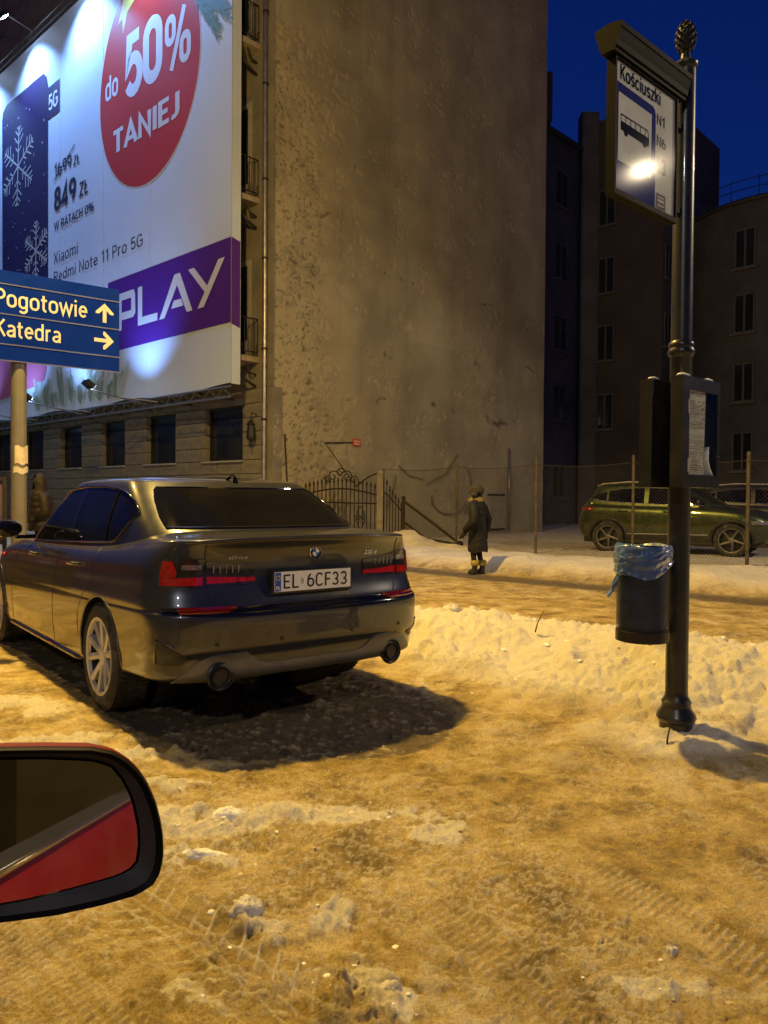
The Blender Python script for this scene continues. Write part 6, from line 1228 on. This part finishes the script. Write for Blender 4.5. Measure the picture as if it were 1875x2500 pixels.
def figure(parent, H_, arms, legs, lean=0.):
    """nodes in the figure's own frame: x = facing, y = left"""
    N_ = [((0, 0, .53 * H_), .11), ((.01, 0, .62 * H_), .115), ((.015 + lean, 0, .73 * H_), .13), ((.02 + lean, 0, .80 * H_), .10), ((.03 + lean, 0, .85 * H_), .052), ((.05 + lean, 0, .885 * H_), .062), ((.055 + lean, 0, .935 * H_), .092), ((.045 + lean, 0, .975 * H_), .07)]; E_ = [(0, 1), (1, 2), (2, 3), (3, 4), (4, 5), (5, 6), (6, 7)]
    fi = len(N_); N_.append(((.135 + lean, 0, .915 * H_), .018)); E_.append((6, fi))     # nose / face front
    for sg, (el, wr) in zip((1, -1), arms):
        b = len(N_); N_ += [((.01 + lean, sg * .17, .795 * H_), .065), (el, .05), (wr, .034)]; E_ += [(3, b), (b, b + 1), (b + 1, b + 2)]
        d = (Vector(wr) - Vector(el)).normalized(); pal = Vector(wr) + d * .06; N_.append((tuple(pal), .036)); E_.append((b + 2, b + 3))
        for q in range(4): tip = pal + d * (.055 + .012 * (1.5 - abs(q - 1.3))) + Vector((.026 * (q - 1.5), 0, 0)) ; k = len(N_); N_ += [(tuple(pal + d * .03 + Vector((.022 * (q - 1.5), 0, 0))), .011), (tuple(tip + Vector((.012, 0, 0))), .009)]; E_ += [(b + 3, k), (k, k + 1)]
        k = len(N_); N_.append((tuple(Vector(wr) + d * .045 + Vector((.055, 0, 0))), .012)); E_.append((b + 2, k))
    for sg, (kn, an, toe) in zip((1, -1), legs):
        b = len(N_); N_ += [((0, sg * .09, .50 * H_), .095), (kn, .062), (an, .042), (toe, .032)]; E_ += [(0, b), (b, b + 1), (b + 1, b + 2), (b + 2, b + 3)]
    return skin_body('body', N_, E_, parent, M_TROUS)
def loft(rings, n=44, m_=46):
    """rings: (cx, cy, z, rx, ry) -> garment surface with folds"""
    Rg = np.array(rings); zz = np.linspace(Rg[0, 2], Rg[-1, 2], m_); cx, cy, rx, ry = (np.interp(zz, Rg[:, 2], Rg[:, k]) for k in (0, 1, 3, 4)); A_ = np.linspace(0, 2 * math.pi, n, endpoint=False); G_ = np.zeros((m_, n, 3)); sd = len(rings)
    for i in range(m_):
        c_, s_ = np.cos(A_), np.sin(A_); k = (zz[i] - zz[0]) / (zz[-1] - zz[0]); f = 1 + .10 * (fbm(c_ * 2.2 + sd, s_ * 2.2 + zz[i] * 5, 4, 171, .6) - .5) + .05 * (1 - k) * np.sin(A_ * 5 + 2 * zz[i] + sd) + .035 * np.sin(zz[i] * 55 + 1.5 * np.sin(A_ * 2)) * (.3 + .7 * k) * (sd % 2)
        G_[i] = np.stack([cx[i] + rx[i] * c_ * f, cy[i] + ry[i] * s_ * f, np.full(n, zz[i]) + .012 * (1 - k) * np.sin(A_ * 3)], 1)
    m = MB(); m.grid(G_, wrap=True); return m
wo_ = thing('person', 'person in a long black coat, fur hat and yellow-cuffed boots walking along the fence', 'person', (1.66, 13.55, -.02), R_(150))
H1 = 1.58
figure(wo_, H1, [((-.05, .25, .98), (.12, .30, .74)), ((-.08, -.25, .98), (-.05, -.26, .72))], [((.05, .09, .43), (.02, .08, .09), (.15, .09, .03)), ((.02, -.08, .43), (-.06, -.07, .10), (.06, -.08, .03))])
loft([(.0, 0, .40, .165, .185), (.0, 0, .45, .17, .19), (.0, 0, .62, .16, .185), (.0, 0, .80, .155, .18), (.01, 0, .95, .15, .185), (.015, 0, 1.08, .15, .20), (.02, 0, 1.20, .14, .205), (.02, 0, 1.27, .12, .18), (.025, 0, 1.32, .085, .11)]).build('coat', M_COAT, wo_, True)
sl = MB()
for sg, el, wr in ((1, (-.05, .27, .98), (.12, .31, .77)), (-1, (-.08, -.27, .98), (-.05, -.27, .75))): sl.tube([(.01, sg * .15, 1.25), (0, sg * .20, 1.18), (-.03, sg * .245, 1.08), el, wr], [.07, .085, .08, .072, .058], 12)
for q, sgq in enumerate((1, -1)): pass
s1 = MB(); s1.tube([(.01, .15, 1.25), (0, .20, 1.18), (-.03, .245, 1.08), (-.05, .27, .98), (.12, .31, .77)], [.07, .085, .08, .072, .058], 12); s1.build('sleeve', M_COAT, wo_, True)
s1 = MB(); s1.tube([(.01, -.15, 1.25), (0, -.20, 1.18), (-.03, -.245, 1.08), (-.08, -.27, .98), (-.05, -.27, .75)], [.07, .085, .08, .072, .058], 12); s1.build('sleeve', M_COAT, wo_, True)
m = MB(); m.grid(np.array([[((.13 + .02 * math.sin(3 * a)) * math.cos(a) * s_ + .03, (.135 + .015 * math.sin(4 * a)) * math.sin(a) * s_, z) for a in np.linspace(0, 2 * math.pi, 24, endpoint=False)] for z, s_ in ((1.285, .98), (1.30, 1.02), (1.325, .95), (1.35, .78), (1.365, .62))]), wrap=True); m.build('scarf', M_SCARF, wo_, True)
m = MB(); m.lathe([(.085, 1.425), (.128, 1.43), (.140, 1.47), (.132, 1.525), (.105, 1.565), (.06, 1.59), (.0, 1.60)], 20, (.04, 0, 0)); m.lathe([(.05, -.03), (.062, .0), (.05, .06)], 10, (.03, .115, 1.40)); m.lathe([(.05, -.03), (.062, .0), (.05, .06)], 10, (.03, -.115, 1.40)); m.build('fur_hat', M_HAT, wo_, True)
for fx, fy_ in ((.02, .08), (-.06, -.07)):
    MB().lathe([(.052, .15), (.070, .17), (.076, .205), (.070, .24), (.050, .255)], 16, (fx, fy_, 0)).build('boot_cuff', M_FUR, wo_, True)
    b = MB(); b.grid(np.array([[(fx - .045 + .13 * (.5 - .5 * math.cos(a)) * w + (.0), fy_ + .045 * math.sin(a) * (.7 + .3 * w), z) for a in np.linspace(0, 2 * math.pi, 16, endpoint=False)] for z, w in ((.012, 1.35), (.035, 1.4), (.06, 1.25), (.085, .85), (.12, .72), (.17, .72))]), wrap=True); b.f.append(tuple(range(15, -1, -1))); b.build('boot', M_BOOT, wo_, True)
m = MB(); m.grid(np.array([[(-.10 + .12 * u, -.235 - .02 * math.sin(math.pi * u) - .03 * k, .70 + .22 * v) for u in np.linspace(0, 1, 5)] for k in (0, 1) for v in (0, 1)])); 
mn = thing('person', 'person in a hooded dark brown jacket standing behind the direction sign post', 'person', (-6.02, 13.5, 0), R_(215))
figure(mn, 1.68, [((-.02, .27, 1.03), (.14, .22, .92)), ((-.02, -.27, 1.03), (.14, -.2, .92))], [((.03, .1, .46), (0, .1, .09), (.13, .11, .03)), ((.03, -.1, .46), (0, -.1, .09), (.13, -.11, .03))])
loft([(.0, 0, .70, .19, .22), (.0, 0, .80, .20, .235), (.0, 0, 1.0, .20, .24), (.0, 0, 1.2, .19, .24), (.01, 0, 1.33, .165, .22), (.02, 0, 1.40, .12, .15), (.02, 0, 1.44, .09, .10)]).build('jacket', M_COATB, mn, True)
for sg in (1, -1): s1 = MB(); s1.tube([(.01, sg * .17, 1.34), (0, sg * .23, 1.24), (-.02, sg * .275, 1.04), (.13, sg * .215, .93)], [.075, .09, .082, .062], 12); s1.build('sleeve', M_COATB, mn, True)
m = MB(); m.grid(np.array([[(.03 + (.115 * w) * math.cos(a), (.12 * w) * math.sin(a), z) for a in np.linspace(.75, 2 * math.pi - .75, 20)] for z, w in ((1.40, 1.15), (1.46, 1.1), (1.53, 1.08), (1.60, 1.0), (1.66, .78), (1.70, .4), (1.71, .05))])); m.build('hood', M_COATB, mn, True)
# ================================================================== PHOTOGRAPHER'S RED CAR (door edge and wing mirror)
RC = thing('red_car', "red car the picture is taken from, its wing mirror at the lower left", 'car', (0, 0, 0), R_(90 + 42))   # x forward along the car, y left
M_REDP = paint('red_paint', (.20, .010, .002), .0, .45, damt=.1); M_REDP.node_tree.nodes['Principled BSDF'].inputs['Coat Weight'].default_value = .15; M_REDP.node_tree.nodes['Principled BSDF'].inputs['Specular IOR Level'].default_value = .2
M_MIRROR = mat('mirror_silver', (.80, .80, .79), .02, 1.0, var=.04, vscale=30, rvar=.018); M_TRIMG = mat('window_strip', (.55, .45, .28), .22, .9, var=.1); M_CABIN = mat('cabin_lining', (.018, .016, .015), .85, var=.3, vscale=5)
d = MB(); yd = -.14
prof = [(-.02, .25), (.03, .40), (.045, .60), (.035, .75), (.01, .85), (-.01, .885)]
d.grid(np.array([[(x, yd - w, z) for w, z in prof] for x in np.linspace(-1.6, .62, 20)])); d.build('door', M_REDP, RC, True)
d = MB(); d.grid(np.array([[(x, yd - w * .9 + .0, z) for w, z in prof] for x in np.linspace(.627, 1.75, 10)])); d.build('front_wing', M_REDP, RC, True)
MB().tube([(x, yd + .006, .893) for x in np.linspace(-1.6, .62, 8)], .0045, 6).build('window_strip', M_TRIMG, RC, True)
MB().b2(-1.6, .62, yd + .012, yd + .10, .30, .882).build('door_card', M_CABIN, RC)
MB().b2(-1.6, -.45, yd + .01, yd + .014, .90, 1.36).build('rear_window', M_CGLASS, RC)
c = MB(); c.b2(-1.7, 1.2, 1.36, 1.42, .25, 1.45); c.b2(-1.75, -1.7, -.1, 1.36, .3, 1.45); c.build('far_side_lining', M_CABIN, RC)
c = MB(); c.bbox_(-.75, -.25, .35, .85, .35, .62, .05); c.b2(-.85, -.62, .35, .85, .62, 1.25); c.build('seat', M_CABIN, RC)
OUT = [(-.128, .086), (-.10, .094), (-.0651, .0957), (-.0219, .091), (.0232, .085), (.0464, .0773), (.0653, .0617), (.0785, .0428), (.0879, .0195), (.0943, -.0083), (.0958, -.0329), (.0926, -.054), (.0851, -.0656), (.0683, -.0733), (.0311, -.0767), (-.0135, -.0777), (-.0644, -.0743), (-.11, -.068), (-.13, -.05), (-.137, .02)]
GLS = [(-.115, .074), (-.095, .082), (-.065, .0835), (-.0219, .0784), (.0231, .0706), (.0416, .0624), (.0532, .0464), (.0624, .0257), (.0682, -.0041), (.0689, -.0234), (.0664, -.0397), (.0582, -.0477), (.0405, -.0515), (-.0002, -.0553), (-.0393, -.0577), (-.0645, -.0576), (-.10, -.054), (-.115, -.042), (-.121, .02)]
mM = Vector((-.3248, .7936, .9662)); mn_ = Vector((.4033, -.9057, .1305)).normalized(); mh = Vector((.9135, .4067, 0)); mv = mn_.cross(mh)
Wc = Matrix.Rotation(R_(-(90 + 42)), 4, 'Z')
def mpt(u, v, w): return Wc @ (mM + mh * u + mv * v + mn_ * w)
def resample(P, n):
    P = np.array(P + [P[0]]); L = np.r_[0, np.cumsum(np.linalg.norm(np.diff(P, axis=0), axis=1))]; t = np.linspace(0, L[-1], n, endpoint=False); return np.stack([np.interp(t, L, P[:, 0]), np.interp(t, L, P[:, 1])], 1)
oR = resample(OUT, 64); gR = resample(GLS, 64); cen = oR.mean(0)
hs = MB(); rows = []
for sc_, w in ((.93, -.004), (.985, .001), (1.0, -.006), (1.0, -.03), (.95, -.065), (.82, -.095), (.55, -.115), (.2, -.122)):
    rows.append([mpt(*(cen + (p - cen) * sc_), w) for p in oR])
hs.grid(np.array([[tuple(q) for q in r] for r in rows]), wrap=True); hso = hs.build('mirror_housing', mat('mirror_shell_black', (.004, .0035, .0035), .55, 0, var=.2, spec=.1), RC, True, 45)
b = MB(); b.grid(np.array([[tuple(mpt(*p, -.004)) for p in (cen + (oR - cen) * .93)], [tuple(mpt(*p, -.010)) for p in gR + (gR - gR.mean(0)) * .03]]), wrap=True); b.build('mirror_bezel', M_BLACKPL, hso, True)
g = MB(); g.add([tuple(mpt(*p, -.009)) for p in gR], [tuple(range(64))]); g.build('mirror_glass', M_MIRROR, hso)
cpn = MB(); rows = [[mpt(*(cen + (p - cen) * sc_), w) for p in oR[:34]] for sc_, w in ((1.006, -.012), (1.006, -.03), (.955, -.067), (.825, -.098), (.555, -.118))]
cpn.grid(np.array([[tuple(q) for q in r] for r in rows])); cpn.build('mirror_cap', M_REDP, hso, True, 45)
st_ = MB(); st_.tube([tuple(mpt(-.10, -.05, -.06)), tuple(mpt(-.17, -.075, -.05)), tuple(mpt(-.24, -.09, -.04))], [.03, .026, .03], 8); st_.build('mirror_stalk', M_BLACKPL, hso, True)
# ================================================================== SNOW LUMPS AND CRUMBS
def clod_verts(rs, r, flat):
    """one crumbly lump: a displaced octa-sphere, 18 verts"""
    V = []; 
    for z, rr, n in ((-.55, .75, 6), (.15, 1.0, 6), (.68, .62, 6)):
        for k in range(n):
            a = 2 * math.pi * (k + .5 * (z > 0)) / n + rs.uniform(-.25, .25); q = r * rr * rs.uniform(.72, 1.2); V.append((q * math.cos(a), q * math.sin(a), r * flat * (z + rs.uniform(-.15, .15))))
    V.append((rs.uniform(-.1, .1) * r, rs.uniform(-.1, .1) * r, r * flat * rs.uniform(.8, 1.05)))
    F = [(i * 6 + k, i * 6 + (k + 1) % 6, (i + 1) * 6 + (k + 1) % 6, (i + 1) * 6 + k) for i in range(2) for k in range(6)] + [(12 + k, 12 + (k + 1) % 6, 18) for k in range(6)]
    return V, F
rs = random.Random(77); clean_b = MB(); dirty_b = MB()
spots = []
for i in range(70):     # along the ploughed ridge
    a = rs.uniform(-5.2, 2.5); b = 5.5 + rs.gauss(0, .55); p = EA * a + EB * b; spots.append((p[0], p[1], rs.choice((.010, .015, .022, .032)) * rs.uniform(.7, 1.4), 0))
for i in range(70):     # spilt before it
    a = rs.uniform(-4.6, 2.5); b = 4.3 + rs.gauss(0, .5); p = EA * a + EB * b; spots.append((p[0], p[1], rs.choice((.007, .01, .016)) * rs.uniform(.7, 1.3), 0))
for (px, py, rx, ry, hh, sd) in CRUMBS:
    for i in range(int(32 * (rx * ry) ** .5)): spots.append((px + rs.gauss(0, rx * .75), py + rs.gauss(0, ry * .85), rs.choice((.004, .006, .010)) * rs.uniform(.7, 1.5), rs.random() < .15))
for i in range(10): spots.append((rs.uniform(-1.6, 2.4), rs.uniform(1.2, 4.2), rs.choice((.003, .004, .006)) * rs.uniform(.7, 1.4), rs.random() < .55))
S_ = np.array([(s[0], s[1]) for s in spots]); ZG = ground_h(S_[:, 0].copy(), S_[:, 1].copy())[0]
for (x, y, r, d), z in zip(spots, ZG):
    c_ = MB(); V, F = clod_verts(rs, r, rs.uniform(.4, .75)); (dirty_b if d else clean_b).add([(v[0] + x, v[1] + y, v[2] + z - r * .10) for v in V], F)
o = clean_b.build('snow_crumbs', M_SNOW, smooth=True, angle=50); tag(o, 'white crumbs of ploughed snow scattered over the ridge and the ground', 'snow', kind='stuff')
o = dirty_b.build('sand_crumbs', M_DIRTSNOW, smooth=True, angle=50); tag(o, 'brown crumbs of sanded ice scattered over the foreground', 'ice', kind='stuff')
M_GREYICE = mat('grey_ice', (.50, .48, .45), .6, var=.3, vscale=30, bump=.008, bscale=60)
def big_lump(x, y, rx, ry, h, seed, m, label):
    n, k = 26, 12; P = []; z0 = float(ground_h(np.array([x]), np.array([y]))[0][0])
    A_, T_ = np.meshgrid(np.linspace(0, 2 * math.pi, n, endpoint=False), np.linspace(0, 1, k), indexing='xy')
    cx, cy = np.cos(A_) * np.sin(T_ * 1.75), np.sin(A_) * np.sin(T_ * 1.75); nn = .65 + .7 * fbm(cx * 2.2 + seed, cy * 2.2 + T_ * 2, 4, seed, .6)
    X = x + rx * cx * nn; Y = y + ry * cy * nn; Z = z0 - .012 + h * np.maximum(np.cos(T_ * 1.75), -.2) * nn
    o = MB().grid(np.stack([X, Y, Z], -1), wrap=True).build('snow_lump', m, None, True, 55); return tag(o, label, 'snow lump', 'lumps of ploughed snow')
big_lump(-.42, 2.40, .055, .05, .055, 3, M_GREYICE, 'big grey snow lump on the ground right below the wing mirror corner')
big_lump(-.62, 3.08, .06, .035, .045, 5, M_SNOW, 'white wedge of snow nearest the shadow of the saloon, left')
big_lump(-.66, 2.80, .10, .03, .035, 7, M_SNOW, 'flat white slab of snow just right of the wing mirror')
big_lump(.02, 2.02, .04, .035, .035, 9, M_GREYICE, 'grey snow lump at the end of the crumbled strip in the foreground')
big_lump(.85, 2.22, .022, .018, .022, 11, M_GREYICE, 'small lone grey snow lump in the right foreground')
big_lump(.62, 7.0, .10, .07, .08, 13, M_GREYICE, 'dark round lump of dirty snow on the ridge right of the saloon')
# twigs by the stop post
M_TWIG = mat('dry_twig', (.06, .04, .025), .9)
tw = MB().tube([(1.46, 3.93, .02), (1.475, 3.95, .10), (1.49, 3.96, .15), (1.47, 3.95, .20)], [.006, .005, .004, .002], 5).build('twig', M_TWIG); tag(tw, 'thin dry twig stuck in the snow at the foot of the bus stop post', 'twig')
tw = MB().tube([(1.22, 6.15, .25), (1.24, 6.15, .33), (1.29, 6.16, .42)], [.006, .005, .003], 5).build('twig', M_TWIG); tag(tw, 'thin dry twig stuck in the snow ridge left of the litter bin', 'twig')
